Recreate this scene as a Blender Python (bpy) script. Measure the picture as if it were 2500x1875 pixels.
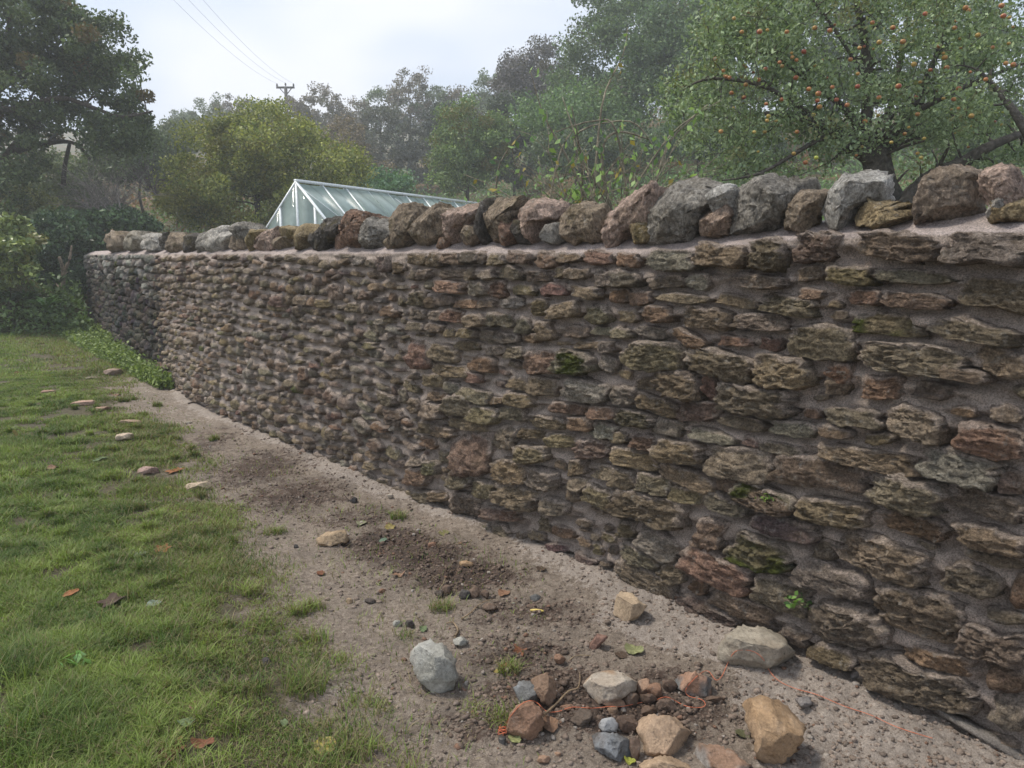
import bpy, math, random
import numpy as np
from mathutils import Vector
from mathutils.bvhtree import BVHTree
for o in list(bpy.data.objects): bpy.data.objects.remove(o)
SC = bpy.context.scene; COL = SC.collection
R = math.radians
# ------------------------------------------------------------------ camera, sky, sun, exposure
F, EYE, HZ = 1820.0, 1.6, 619.0            # focal length and horizon row of the 2500 x 1875 photo, eye height
PITCH = math.atan((937.5 - HZ) / F)
cd = bpy.data.cameras.new('camera'); cam = bpy.data.objects.new('camera', cd); COL.objects.link(cam)
cam.location = (0, 0, EYE); cam.rotation_euler = (math.pi/2 - PITCH, 0, 0)
cd.sensor_width = 36; cd.lens = F / 2500 * 36; cd.clip_start = .05; cd.clip_end = 2000
SC.camera = cam
SUN_EL, SUN_AZ = 60, 290                   # degrees; azimuth clockwise from +Y (high, ahead to the left: it grazes the wall face)
w = bpy.data.worlds.new("World"); SC.world = w; w.use_nodes = True
nt = w.node_tree; nt.nodes.clear()
N = nt.nodes.new; L = nt.links.new
out = N('ShaderNodeOutputWorld'); bg = N('ShaderNodeBackground'); bg.inputs[1].default_value = .065
sky = N('ShaderNodeTexSky'); sky.sky_type = 'NISHITA'; sky.sun_disc = False
sky.sun_elevation = R(SUN_EL); sky.sun_rotation = R(SUN_AZ); sky.dust_density = 3
tc = N('ShaderNodeTexCoord'); mp = N('ShaderNodeMapping'); mp.inputs['Scale'].default_value = (1, 1, 2.2)
no = N('ShaderNodeTexNoise'); no.inputs['Scale'].default_value = 2.1; no.inputs['Detail'].default_value = 3
cr = N('ShaderNodeValToRGB')
cr.color_ramp.elements[0].position = .38; cr.color_ramp.elements[0].color = (4.3, 5.3, 6.9, 1)
cr.color_ramp.elements[1].position = .62; cr.color_ramp.elements[1].color = (7.4, 7.55, 8.1, 1)
mx = N('ShaderNodeMixRGB'); mx.inputs[0].default_value = .9
L(tc.outputs['Generated'], mp.inputs['Vector']); L(mp.outputs[0], no.inputs['Vector']); L(no.outputs['Fac'], cr.inputs[0])
L(sky.outputs[0], mx.inputs[1]); L(cr.outputs[0], mx.inputs[2]); L(mx.outputs[0], bg.inputs[0]); L(bg.outputs[0], out.inputs[0])
sl = bpy.data.lights.new('sun', 'SUN'); sl.energy = 1.5; sl.angle = R(11); sl.color = (1, .93, .82)
so = bpy.data.objects.new('sun', sl); COL.objects.link(so)
so.rotation_euler = (R(90 - SUN_EL), 0, R(180 - SUN_AZ))
so.rotation_euler = Vector((math.sin(R(SUN_AZ))*math.cos(R(SUN_EL)), math.cos(R(SUN_AZ))*math.cos(R(SUN_EL)), math.sin(R(SUN_EL)))).to_track_quat('Z', 'Y').to_euler()
SC.view_settings.view_transform = 'Standard'; SC.view_settings.look = 'None'
SC.view_settings.exposure = 1.18; SC.view_settings.gamma = 1
SC.render.engine = 'CYCLES'
SC.cycles.max_bounces = 5; SC.cycles.diffuse_bounces = 2; SC.cycles.volume_bounces = 2; SC.cycles.transparent_max_bounces = 12
SC.cycles.use_denoising = True

# ------------------------------------------------------------------ helpers
rng = np.random.default_rng(7); random.seed(7)
def _hash(ix, iy, iz, seed):
    h = (ix*374761393 + iy*668265263 + iz*2147483647 + seed*974634777) & 0xffffffff
    h = ((h ^ (h >> 13)) * 1274126177) & 0xffffffff
    return ((h ^ (h >> 16)) & 0xffff) / 32767.5 - 1
def vnoise(P, seed=0):                       # value noise in -1..1
    P = np.asarray(P, float); I = np.floor(P).astype(np.int64); f = P - I; u = f*f*(3 - 2*f)
    r = 0
    for dx in (0, 1):
        wx = u[:, 0] if dx else 1 - u[:, 0]
        for dy in (0, 1):
            wy = u[:, 1] if dy else 1 - u[:, 1]
            for dz in (0, 1):
                wz = u[:, 2] if dz else 1 - u[:, 2]
                r = r + wx*wy*wz*_hash(I[:, 0]+dx, I[:, 1]+dy, I[:, 2]+dz, seed)
    return r
def fbm(P, oct=3, seed=0, ridge=False):
    P = np.asarray(P, float); r = np.zeros(len(P)); a = 1; t = 0
    for k in range(oct):
        v = vnoise(P, seed + k)
        if ridge: v = 1 - 2*np.abs(v)
        r += a*v; t += a; a *= .55; P = P*2.03 + 17.3
    return r/t
def p3(x, y, z=None):
    x = np.asarray(x, float).ravel(); y = np.asarray(y, float).ravel()
    return np.stack([x, y, np.zeros_like(x) if z is None else np.asarray(z, float).ravel()], 1)
def smooth(e0, e1, x):
    t = np.clip((x - e0)/(e1 - e0), 0, 1); return t*t*(3 - 2*t)
def ray(px, py):
    px = np.asarray(px, float); py = np.asarray(py, float)
    x = (px - 1250)/F; y = -(py - 937.5)/F
    return np.stack([x, math.cos(PITCH) + y*math.sin(PITCH), -math.sin(PITCH) + y*math.cos(PITCH)], -1)
def onz(px, py, z=0.0):
    r = ray(px, py); t = (z - EYE)/r[..., 2]; return np.array([0, 0, EYE]) + r*t[..., None]
def at(px, py, Y):
    r = ray(px, py); return np.array([0, 0, EYE]) + r*(Y/r[..., 1])[..., None]
D = 1.1302                                   # photo pixels per pixel of the enlarged view used for tracing
def atd(px, py, Y): return at(np.asarray(px, float)*D, np.asarray(py, float)*D, Y)
def mk(name, V, Fc, mat=None, cols=None, parent=None, loc=None, flat=True, kind=None, label=None, cat=None, group=None, fmat=None):
    V = np.asarray(V, np.float64); me = bpy.data.meshes.new(name)
    Fs = [np.asarray(f, np.int64) for f in (Fc if isinstance(Fc, list) else [Fc]) if len(f)]
    if loc is not None: V = V - np.asarray(loc)
    me.vertices.add(len(V)); me.vertices.foreach_set('co', V.astype(np.float32).ravel())
    nl = sum(f.size for f in Fs); npoly = sum(len(f) for f in Fs)
    me.loops.add(nl); me.polygons.add(npoly)
    me.loops.foreach_set('vertex_index', np.concatenate([f.ravel() for f in Fs]).astype(np.int32))
    tot = np.concatenate([np.full(len(f), f.shape[1]) for f in Fs]).astype(np.int32)
    me.polygons.foreach_set('loop_start', (np.cumsum(tot) - tot).astype(np.int32))
    me.update(calc_edges=True); me.validate()
    if not flat: me.polygons.foreach_set('use_smooth', np.ones(len(me.polygons), bool))
    if cols is not None:
        a = me.color_attributes.new('Col', 'FLOAT_COLOR', 'POINT')
        c = np.ones((len(V), 4), np.float32); c[:, :3] = cols; a.data.foreach_set('color', c.ravel())
    for m in (mat if isinstance(mat, list) else [mat]):
        if m: me.materials.append(m)
    if fmat is not None: me.polygons.foreach_set('material_index', np.asarray(fmat, np.int32))
    o = bpy.data.objects.new(name, me); COL.objects.link(o)
    if loc is not None: o.location = Vector(loc)
    if parent is not None:
        o.parent = parent
        if loc is None: o.location = -parent.location
        else: o.location = Vector(loc) - parent.location
    tag(o, label, cat, group, kind); return o
def tag(o, label=None, cat=None, group=None, kind=None):
    if label: o['label'] = label
    if cat: o['category'] = cat
    if group: o['group'] = group
    if kind: o['kind'] = kind
    return o
def thing(name, loc, label, cat, group=None):
    o = bpy.data.objects.new(name, None); COL.objects.link(o); o.location = Vector(loc); o.empty_display_size = .2
    return tag(o, label, cat, group)
def merge(parts):                             # [(V, F, C)] -> V, F, C for equal face sizes
    V, Fc, C, n = [], [], [], 0
    for v, f, c in parts:
        V.append(v); Fc.append(np.asarray(f) + n); n += len(v)
        C.append(np.broadcast_to(np.asarray(c, float), (len(v), 3)))
    return np.concatenate(V), np.concatenate(Fc), np.concatenate(C)
def tube(pts, rad, seg=6):
    pts = np.asarray(pts, float); n = len(pts); rad = np.broadcast_to(np.asarray(rad, float), (n,))
    t = np.gradient(pts, axis=0); t /= np.linalg.norm(t, axis=1)[:, None] + 1e-9
    ref = np.where(np.abs(t[:, 2:3]) > .9, np.array([[1., 0, 0]]), np.array([[0., 0, 1]]))
    a = np.cross(t, ref); a /= np.linalg.norm(a, axis=1)[:, None] + 1e-9; b = np.cross(t, a)
    th = np.arange(seg)/seg*2*np.pi
    V = (pts[:, None] + rad[:, None, None]*(np.cos(th)[None, :, None]*a[:, None] + np.sin(th)[None, :, None]*b[:, None])).reshape(-1, 3)
    i = np.arange(n-1)[:, None]*seg; j = np.arange(seg)[None]; k = (j+1) % seg
    Fq = np.stack([i+j, i+k, i+seg+k, i+seg+j], -1).reshape(-1, 4)
    cap = []
    for base in (0, (n-1)*seg):
        for q in range(1, seg-2, 2): cap.append([base, base+q, base+q+1, base+q+2])
    return V, np.concatenate([Fq, np.array(cap, int)]) if cap else Fq
def smoothpath(P, n=8):
    P = np.asarray(P, float); m = len(P); t = np.linspace(0, m-1, (m-1)*n+1); o = []
    for x in t:
        i = min(int(x), m-2); f = x - i; p0 = P[max(i-1, 0)]; p1 = P[i]; p2 = P[i+1]; p3_ = P[min(i+2, m-1)]
        o.append(.5*((2*p1) + (-p0+p2)*f + (2*p0-5*p1+4*p2-p3_)*f*f + (-p0+3*p1-3*p2+p3_)*f**3))
    return np.array(o)
def box(c, s, ax=None):                       # centre, size, axes (rows)
    c = np.asarray(c, float); s = np.asarray(s, float)/2; ax = np.eye(3) if ax is None else np.asarray(ax, float)
    V = np.array([c + (x*s[0])*ax[0] + (y*s[1])*ax[1] + (z*s[2])*ax[2] for x in (-1, 1) for y in (-1, 1) for z in (-1, 1)])
    return V, np.array([[0, 1, 3, 2], [4, 6, 7, 5], [0, 4, 5, 1], [2, 3, 7, 6], [0, 2, 6, 4], [1, 5, 7, 3]])
def bar(a, b, wd, th, up=(0, 0, 1)):
    a = np.asarray(a, float); b = np.asarray(b, float); t = b - a; l = np.linalg.norm(t); t /= l
    s = np.cross(t, up); s /= np.linalg.norm(s); u = np.cross(s, t)
    return box((a+b)/2, (l, wd, th), np.array([t, s, u]))

# ------------------------------------------------------------------ materials
def material(name, build):
    m = bpy.data.materials.new(name); m.use_nodes = True; t = m.node_tree; t.nodes.clear()
    o = t.nodes.new('ShaderNodeOutputMaterial'); build(t, o, t.nodes.new, t.links.new); return m
def noise_node(t, scale, detail=4, rough=.6, vec=None, dim='3D'):
    n = t.nodes.new('ShaderNodeTexNoise'); n.inputs['Scale'].default_value = scale; n.inputs['Detail'].default_value = detail
    n.inputs['Roughness'].default_value = rough
    if vec is None: vec = t.nodes.new('ShaderNodeNewGeometry').outputs['Position']
    t.links.new(vec, n.inputs['Vector']); return n.outputs['Fac']
def ramp(t, fac, stops):
    r = t.nodes.new('ShaderNodeValToRGB'); t.links.new(fac, r.inputs[0]); e = r.color_ramp.elements
    while len(e) < len(stops): e.new(.5)
    for k, (p, c) in enumerate(stops):
        e[k].position = p; e[k].color = (c, c, c, 1) if np.isscalar(c) else (*c, 1)
    return r.outputs[0]
def mixc(t, fac, a, b, mode='MIX'):
    m = t.nodes.new('ShaderNodeMixRGB'); m.blend_type = mode
    for k, v in enumerate((fac, a, b)):
        if hasattr(v, 'is_linked') or hasattr(v, 'links'): t.links.new(v, m.inputs[k])
        else: m.inputs[k].default_value = v if k == 0 else ((v, v, v, 1) if np.isscalar(v) else (*v, 1))
    return m.outputs[0]
def math_(t, op, a, b=0.0):
    m = t.nodes.new('ShaderNodeMath'); m.operation = op
    for k, v in enumerate((a, b)):
        if hasattr(v, 'links'): t.links.new(v, m.inputs[k])
        else: m.inputs[k].default_value = v
    return m.outputs[0]
def attr(t, name='Col'):
    a = t.nodes.new('ShaderNodeAttribute'); a.attribute_name = name; return a.outputs['Color']
def pbr(t, o, col, rough=.9, bump=None, dist=.01, strength=1.0, spec=.3):
    b = t.nodes.new('ShaderNodeBsdfPrincipled')
    if hasattr(col, 'links'): t.links.new(col, b.inputs['Base Color'])
    else: b.inputs['Base Color'].default_value = (*col, 1)
    if hasattr(rough, 'links'): t.links.new(rough, b.inputs['Roughness'])
    else: b.inputs['Roughness'].default_value = rough
    b.inputs['Specular IOR Level'].default_value = spec
    if bump is not None:
        n = t.nodes.new('ShaderNodeBump'); n.inputs['Distance'].default_value = dist; n.inputs['Strength'].default_value = strength
        t.links.new(bump, n.inputs['Height']); t.links.new(n.outputs[0], b.inputs['Normal'])
    t.links.new(b.outputs[0], o.inputs['Surface']); return b
def speckled(scale1, scale2, dark, light, lichen, moss, bumpd, stretch, lo2=.42, hi2=1.7):
    def f(t, o, N, L):
        g = N('ShaderNodeNewGeometry').outputs['Position']
        mpn = N('ShaderNodeMapping'); mpn.inputs['Scale'].default_value = (1, 1, stretch); L(g, mpn.inputs['Vector']); v = mpn.outputs[0]
        n1 = noise_node(t, scale1, 8, .78, v); n2 = noise_node(t, scale2, 5, .8, v); n3 = noise_node(t, 6, 4, .65, g)
        c = mixc(t, 1, attr(t), ramp(t, n1, [(.30, dark), (.5, .95), (.70, light)]), 'MULTIPLY')
        c = mixc(t, 1, c, ramp(t, n2, [(.34, lo2), (.5, 1.0), (.66, hi2)]), 'MULTIPLY')
        c = mixc(t, ramp(t, n3, [(.5, 0.), (.64, .45)]), c, mixc(t, .5, c, moss))
        n4 = noise_node(t, 26, 6, .8, g)
        c = mixc(t, ramp(t, n4, [(.56, 0.), (.66, lichen)]), c, (.48, .45, .40))
        n5 = noise_node(t, 40, 5, .75, v)
        c = mixc(t, ramp(t, n5, [(.30, .75), (.42, 0.)]), c, (.035, .028, .022))
        h = math_(t, 'ADD', math_(t, 'MULTIPLY', n1, 1.0), math_(t, 'MULTIPLY', n2, .4))
        pbr(t, o, c, .93, h, bumpd, 1.0, .2)
    return f
M_STONE = material('rough_limestone', speckled(24, 105, .32, 1.7, .5, (.19, .14, .075), .042, 1.15))
M_ROCK = material('broken_rock', speckled(11, 90, .66, 1.25, .15, (.2, .13, .08), .010, 1.0, .72, 1.25))
M_COPING = material('weathered_coping_stone', speckled(17, 75, .30, 1.65, .65, (.19, .15, .08), .045, .7))
def mortar_build(t, o, N, L):
    g = N('ShaderNodeNewGeometry').outputs['Position']
    n1 = noise_node(t, 9, 5, .6, g); n2 = noise_node(t, 160, 4, .8, g); n3 = noise_node(t, 2.2, 3, .5, g)
    c = mixc(t, 1, attr(t), ramp(t, n1, [(.3, .62), (.5, 1.), (.72, 1.3)]), 'MULTIPLY')
    c = mixc(t, 1, c, ramp(t, n2, [(.34, .42), (.5, 1.0), (.66, 1.55)]), 'MULTIPLY')
    c = mixc(t, ramp(t, n3, [(.4, 0.), (.7, .35)]), c, mixc(t, .6, c, (.30, .25, .21)))
    h = math_(t, 'ADD', math_(t, 'MULTIPLY', noise_node(t, 45, 6, .8, g), 1.0), math_(t, 'MULTIPLY', n2, .45))
    pbr(t, o, c, .9, h, .02, 1.0, .25)
M_MORTAR = material('pinkish_sand_mortar', mortar_build)
def ground_build(t, o, N, L):
    g = N('ShaderNodeNewGeometry').outputs['Position']
    a = N('ShaderNodeSeparateColor'); L(attr(t), a.inputs[0])
    fine = noise_node(t, 190, 4, .85, g); mid = noise_node(t, 38, 5, .75, g); big = noise_node(t, 3.2, 4, .65, g)
    dirt = mixc(t, ramp(t, mid, [(.35, 0.), (.65, 1.)]), (.17, .132, .10), (.37, .305, .245))
    soil = mixc(t, ramp(t, mid, [(.38, 0.), (.7, 1.)]), (.05, .034, .026), (.15, .10, .075))
    sand = mixc(t, ramp(t, mid, [(.32, 0.), (.7, 1.)]), (.28, .232, .195), (.50, .43, .37))
    turf = mixc(t, ramp(t, mid, [(.35, 0.), (.65, 1.)]), (.06, .052, .028), (.15, .125, .07))
    jit = math_(t, 'MULTIPLY', math_(t, 'SUBTRACT', mid, .5), 1.6)
    jit2 = math_(t, 'MULTIPLY', math_(t, 'SUBTRACT', noise_node(t, 9, 4, .7, g), .5), 1.4)
    j = math_(t, 'ADD', jit, jit2)
    def mask(ch): return ramp(t, math_(t, 'ADD', a.outputs[ch], j), [(.38, 0.), (.62, 1.)])
    c = mixc(t, mask(2), dirt, sand); c = mixc(t, mask(1), c, soil); c = mixc(t, mask(0), c, turf)
    c = mixc(t, 1, c, ramp(t, fine, [(.32, .5), (.5, 1.), (.68, 1.5)]), 'MULTIPLY')
    c = mixc(t, 1, c, ramp(t, big, [(.3, .78), (.5, 1.), (.7, 1.15)]), 'MULTIPLY')
    vor = N('ShaderNodeTexVoronoi'); vor.inputs['Scale'].default_value = 70; L(g, vor.inputs['Vector'])
    c = mixc(t, ramp(t, math_(t, 'ADD', vor.outputs['Distance'], math_(t, 'MULTIPLY', fine, .3)), [(.21, .5), (.26, 0.)]), c, mixc(t, .5, c, (.42, .37, .31)))
    h = math_(t, 'ADD', math_(t, 'MULTIPLY', mid, 1.0), math_(t, 'MULTIPLY', fine, .5))
    rg = ramp(t, big, [(.35, .62), (.6, .9)])
    pbr(t, o, c, rg, h, .018, 1.0, .35)
M_GROUND = material('trodden_dirt_sand_and_turf', ground_build)
def hill_build(t, o, N, L):
    g = N('ShaderNodeNewGeometry').outputs['Position']
    n = noise_node(t, .35, 5, .65, g); n2 = noise_node(t, 5, 5, .7, g)
    c = mixc(t, ramp(t, n, [(.4, 0.), (.6, 1.)]), (.06, .085, .035), (.17, .105, .05))
    c = mixc(t, 1, c, ramp(t, n2, [(.3, .5), (.7, 1.5)]), 'MULTIPLY')
    pbr(t, o, c, .95, n2, .2, 1)
M_HILL = material('rough_hill_turf', hill_build)
def leaf_build(tr, rough=.55):
    def f(t, o, N, L):
        c = attr(t)
        d = N('ShaderNodeBsdfPrincipled'); L(c, d.inputs['Base Color']); d.inputs['Roughness'].default_value = rough; d.inputs['Specular IOR Level'].default_value = .3
        tl = N('ShaderNodeBsdfTranslucent'); L(mixc(t, 1, c, (1.1, 1.2, .6), 'MULTIPLY'), tl.inputs[0])
        m = N('ShaderNodeMixShader'); m.inputs[0].default_value = tr; L(d.outputs[0], m.inputs[1]); L(tl.outputs[0], m.inputs[2]); L(m.outputs[0], o.inputs['Surface'])
    return f
M_LEAF = material('tree_leaves', leaf_build(.25)); M_GRASS = material('grass_blades', leaf_build(.3)); M_DRY = material('fallen_leaf', leaf_build(.12, .75))
M_GLOSSLEAF = material('glossy_ivy_leaves', leaf_build(.1, .35))
def bark_build(t, o, N, L):
    g = N('ShaderNodeNewGeometry').outputs['Position']; n = noise_node(t, 22, 5, .7, g)
    c = mixc(t, 1, attr(t), ramp(t, n, [(.3, .45), (.5, 1.), (.72, 1.9)]), 'MULTIPLY'); pbr(t, o, c, .95, n, .02, 1, .15)
M_BARK = material('lichened_bark', bark_build)
def flat_mat(name, col, rough=.5, metal=0, spec=.5):
    def f(t, o, N, L):
        n = noise_node(t, 30, 3, .6); c = mixc(t, 1, (*col,), ramp(t, n, [(.3, .85), (.7, 1.1)]), 'MULTIPLY')
        b = pbr(t, o, c, rough, None, spec=spec); b.inputs['Metallic'].default_value = metal
    return material(name, f)
M_ALU = flat_mat('dull_aluminium', (.80, .84, .84), .45, .1)
M_STRING = flat_mat('orange_string', (.62, .17, .08), .6)
M_POLE = flat_mat('creosoted_pole', (.05, .045, .04), .9); M_WIRE = flat_mat('grey_cable', (.12, .12, .13), .6)
M_DARKMETAL = flat_mat('dark_peg_head', (.06, .055, .05), .5, .4); M_STUB = flat_mat('yellow_stub', (.62, .47, .12), .5)
M_SEAL = flat_mat('dark_rubber_seal', (.05, .06, .06), .7)
def apple_build(t, o, N, L):
    g = N('ShaderNodeNewGeometry').outputs['Position']; n = noise_node(t, 18, 3, .6, g)
    c = mixc(t, ramp(t, n, [(.42, 0.), (.6, 1.)]), attr(t), mixc(t, .5, attr(t), (.62, .42, .10))); pbr(t, o, c, .35, None, spec=.45)
M_APPLE = material('apple_skin', apple_build)
def glass_build(t, o, N, L):
    n = noise_node(t, 3, 4, .6)
    d = N('ShaderNodeBsdfDiffuse'); L(mixc(t, n, (.55, .64, .61), (.74, .82, .79)), d.inputs[0])
    tl = N('ShaderNodeBsdfTranslucent'); L(mixc(t, n, (.62, .74, .70), (.78, .88, .85)), tl.inputs[0]); md = N('ShaderNodeMixShader'); md.inputs[0].default_value = .55; L(d.outputs[0], md.inputs[1]); L(tl.outputs[0], md.inputs[2])
    tp = N('ShaderNodeBsdfTransparent'); tp.inputs[0].default_value = (.84, .92, .9, 1)
    m = N('ShaderNodeMixShader'); L(ramp(t, n, [(.3, .55), (.7, .75)]), m.inputs[0]); L(tp.outputs[0], m.inputs[1]); L(md.outputs[0], m.inputs[2])
    gl = N('ShaderNodeBsdfGlossy'); gl.inputs['Roughness'].default_value = .06
    fr = N('ShaderNodeFresnel'); fr.inputs[0].default_value = 1.5
    m2 = N('ShaderNodeMixShader'); L(math_(t, 'MULTIPLY', fr.outputs[0], .5), m2.inputs[0]); L(m.outputs[0], m2.inputs[1]); L(gl.outputs[0], m2.inputs[2])
    L(m2.outputs[0], o.inputs['Surface'])
M_GLASS = material('algae_hazed_glass', glass_build)
# ------------------------------------------------------------------ wall plan
_bp = [(200, 700), (270, 760), (350, 822), (400, 858), (450, 890), (600, 950), (800, 1035), (950, 1100), (1100, 1165), (1300, 1232), (1500, 1310), (1700, 1400), (1900, 1500), (2212, 1650)]
_P = np.array([onz(a*D, b*D)[:2] for a, b in _bp])[::-1]
_P = np.vstack([[2.95, .35], [2.35, 1.2], _P])
_seg = np.r_[0, np.cumsum(np.linalg.norm(np.diff(_P, axis=0), axis=1))]
_t = np.arange(0, _seg[-1], .02)
_X = np.interp(_t, _seg, _P[:, 0]); _Y = np.interp(_t, _seg, _P[:, 1])
def _gs(a, w):
    k = np.exp(-.5*(np.arange(-3*w, 3*w+1)/w)**2); k /= k.sum()
    p = np.r_[2*a[0]-a[3*w:0:-1], a, 2*a[-1]-a[-2:-3*w-2:-1]]; return np.convolve(p, k, 'valid')
_X = _gs(_X, 30); _Y = _gs(_Y, 30)
WS = np.r_[0, np.cumsum(np.hypot(np.diff(_X), np.diff(_Y)))]
_tx = np.gradient(_X, WS); _ty = np.gradient(_Y, WS)
_nx, _ny = -_ty, _tx                          # outward normal: towards the camera side
if _nx[0]*(-_X[0]) + _ny[0]*(-_Y[0]) < 0: _nx, _ny = -_nx, -_ny
S_END = WS[-1]
def wall_pt(s, n, z):
    s = np.asarray(s, float); x = np.interp(s, WS, _X); y = np.interp(s, WS, _Y)
    nx = np.interp(s, WS, _nx); ny = np.interp(s, WS, _ny)
    return np.stack([x + nx*n, y + ny*n, np.broadcast_to(z, s.shape).astype(float)], -1)
def wall_from_px(px, py, n=.02):
    r = ray(px, py); X = _X + _nx*n; Y = _Y + _ny*n; a = X/Y
    o = np.argsort(a); q = r[..., 0]/r[..., 1]
    s = np.interp(q, a[o], WS[o]); y = np.interp(s, WS, Y); t = y/r[..., 1]
    return s, EYE + t*r[..., 2]
_tp = np.array([(190, 550), (350, 549), (700, 547), (1000, 546), (1250, 547), (1400, 547), (1500, 540), (1600, 528), (1700, 518), (1850, 512), (2000, 507), (2212, 501)], float)*D
_ts, _tz = wall_from_px(_tp[:, 0], _tp[:, 1], 0)
_o = np.argsort(_ts)
def wall_top(s): return np.interp(s, _ts[_o], _tz[_o])
S_OLD, _ = wall_from_px(np.array([350*D]), np.array([700*D]), 0); S_OLD = float(S_OLD[0])

# ------------------------------------------------------------------ ground in front of the wall
_gb = np.array([(60, 735), (150, 790), (240, 830), (290, 870), (300, 900), (345, 1000), (420, 1080), (470, 1180), (520, 1280), (600, 1390), (670, 1500), (700, 1580), (720, 1659)], float)*D
_gbw = onz(_gb[:, 0], _gb[:, 1]); _o2 = np.argsort(_gbw[:, 1])
_sb = np.array([(330, 830), (420, 900), (560, 960), (760, 1060), (900, 1110), (1030, 1150), (1130, 1210), (1260, 1300), (1330, 1380), (1500, 1440), (1600, 1540), (1640, 1659)], float)*D
_sbw = onz(_sb[:, 0], _sb[:, 1]); _o3 = np.argsort(_sbw[:, 1])
def blob_mask(x, y, px, py, rx, ry, amp):
    c = onz(px*D, py*D); return amp*np.exp(-(((x-c[0])/rx)**2 + ((y-c[1])/ry)**2))
def masks(x, y):
    x = np.ravel(x); y = np.ravel(y)
    xb = np.interp(y, _gbw[_o2, 1], _gbw[_o2, 0]); n = fbm(p3(x*1.6, y*1.6), 3, 5)*.42
    g = smooth(.42, -.55, x - xb - n*1.2)
    xs = np.interp(y, _sbw[_o3, 1], _sbw[_o3, 0]); s = smooth(-.08, .16, x - xs + fbm(p3(x*3, y*3), 3, 9)*.16)*.85
    s = np.maximum(s, blob_mask(x, y, 700, 1490, .2, .12, .5)); s = np.maximum(s, .35*smooth(4.5, 7, y)*(1-g))
    d = np.zeros_like(x)
    for a in ((560, 1010, .5, .7, .7), (640, 1070, .5, .5, .72), (850, 1180, .3, .3, .95), (1000, 1250, .35, .22, .9), (930, 1215, .4, .3, .8), (780, 1120, .4, .3, .6), (1150, 1330, .35, .2, .6),
              (1130, 1420, .3, .2, .7), (1200, 1500, .35, .22, .8), (1350, 1540, .4, .2, .95), (1450, 1480, .25, .15, .6), (1100, 1570, .3, .12, .7), (430, 960, .5, .9, .55)):
        d = np.maximum(d, blob_mask(x, y, *a))
    s = s*(1 - .8*smooth(.3, .8, d)); d = d*(1-g)
    # strip of weeds by the old wall and beyond
    g2 = smooth(9.0, 10.2, y)*smooth(.15, -.1, np.abs(x - np.interp(y, _Y, _X) + .9) - .75); g = np.maximum(g, g2*.9)
    g = np.maximum(g, smooth(15, 17, y))
    return g, d, s
def ground_h(x, y, fine=True):
    x = np.ravel(x).astype(float); y = np.ravel(y).astype(float)
    g, d, s = masks(x, y)
    h = fbm(p3(x*.9, y*.9), 2, 21)*.02 + g*.025
    xw = np.interp(y, _Y, _X)                  # sand banked against the wall foot
    h += s*smooth(.5, .0, (xw - x)*.75)*.035
    c = onz(900*D, 1200*D); h += .035*np.exp(-(((x-c[0])/.42)**2 + ((y-c[1])/.4)**2))*(.7+.6*fbm(p3(x*9, y*9), 3, 33))
    c = onz(1330*D, 1520*D); h += .02*np.exp(-(((x-c[0])/.4)**2 + ((y-c[1])/.25)**2))
    if fine:
        f = fbm(p3(x*11, y*11), 3, 40); f2 = fbm(p3(x*42, y*42), 3, 44); f3 = fbm(p3(x*26, y*26), 2, 61, True)
        h += f*.010 + f2*(.005 + .006*s + .011*d) + np.maximum(f3, 0)*(.005+.012*d + .005*s)
    return h
def gz(x, y): return float(ground_h(np.array([x]), np.array([y]))[0])
rr = np.concatenate([np.geomspace(.5, 1.25, 24), np.geomspace(1.25, 6.5, 400)[1:], np.geomspace(6.5, 20, 110)[1:], np.geomspace(20, 90, 24)[1:]])
aa = np.concatenate([np.linspace(-100, -46, 30), np.linspace(-46, 42, 400)[1:], np.linspace(42, 100, 26)[1:]])*math.pi/180
RR, AA = np.meshgrid(rr, aa, indexing='ij'); gx = (RR*np.sin(AA)).ravel(); gy = (RR*np.cos(AA)).ravel()
xw = np.interp(gy, _Y, _X, left=4)
gzv = ground_h(gx, gy); g_, d_, s_ = masks(gx, gy)
nA = len(aa); i = (np.arange(len(rr)-1)[:, None]*nA + np.arange(nA-1)[None]).ravel()
Fg = np.stack([i, i+1, i+nA+1, i+nA], 1)
# keep only what lies in front of (or just under) the wall
keep = (gx[Fg].mean(1) < np.interp(gy[Fg].mean(1), _Y, _X) + .3) | (gy[Fg].mean(1) > 17.6) & (gx[Fg].mean(1) < -9)
GROUND = mk('ground', np.stack([gx, gy, gzv], 1), Fg[keep][:, ::-1], M_GROUND, np.stack([g_, d_, s_], 1), flat=False, kind='structure')

# ------------------------------------------------------------------ hillside behind the wall
def hill_z(x, y):
    x = np.asarray(x, float); y = np.asarray(y, float)
    z = .6 + .03*np.clip(y-6, 0, 14) + .17*np.clip(y-20, 0, 1e9) + .5*smooth(-2, 5, x)*smooth(3, 8, y)
    z = z + smooth(-1, 7, x)*.085*np.clip(y-6, 0, 40)
    z = z + .35*fbm(p3(x*.12, y*.12), 3, 70).reshape(x.shape)*smooth(6, 25, y)
    return z
hy = np.concatenate([np.linspace(1, 30, 110), np.geomspace(30, 260, 60)[1:]]); hu = np.linspace(0, 1, 150)
HY, HU = np.meshgrid(hy, hu, indexing='ij')
xl = np.where(HY < 17.2, np.interp(HY, _Y, _X) + .3, -9.4 - (HY-17.2)*2.2); xr = 12 + HY*1.3
HX = xl + (xr - xl)*HU**1.5
HZZ = hill_z(HX.ravel(), HY.ravel()); HZZ = np.where(HY.ravel() > 17.2, HZZ*smooth(-1.2, 2.5, HX.ravel() - xl.ravel()) - .1, HZZ)
nU = len(hu); i = (np.arange(len(hy)-1)[:, None]*nU + np.arange(nU-1)[None]).ravel()
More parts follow.
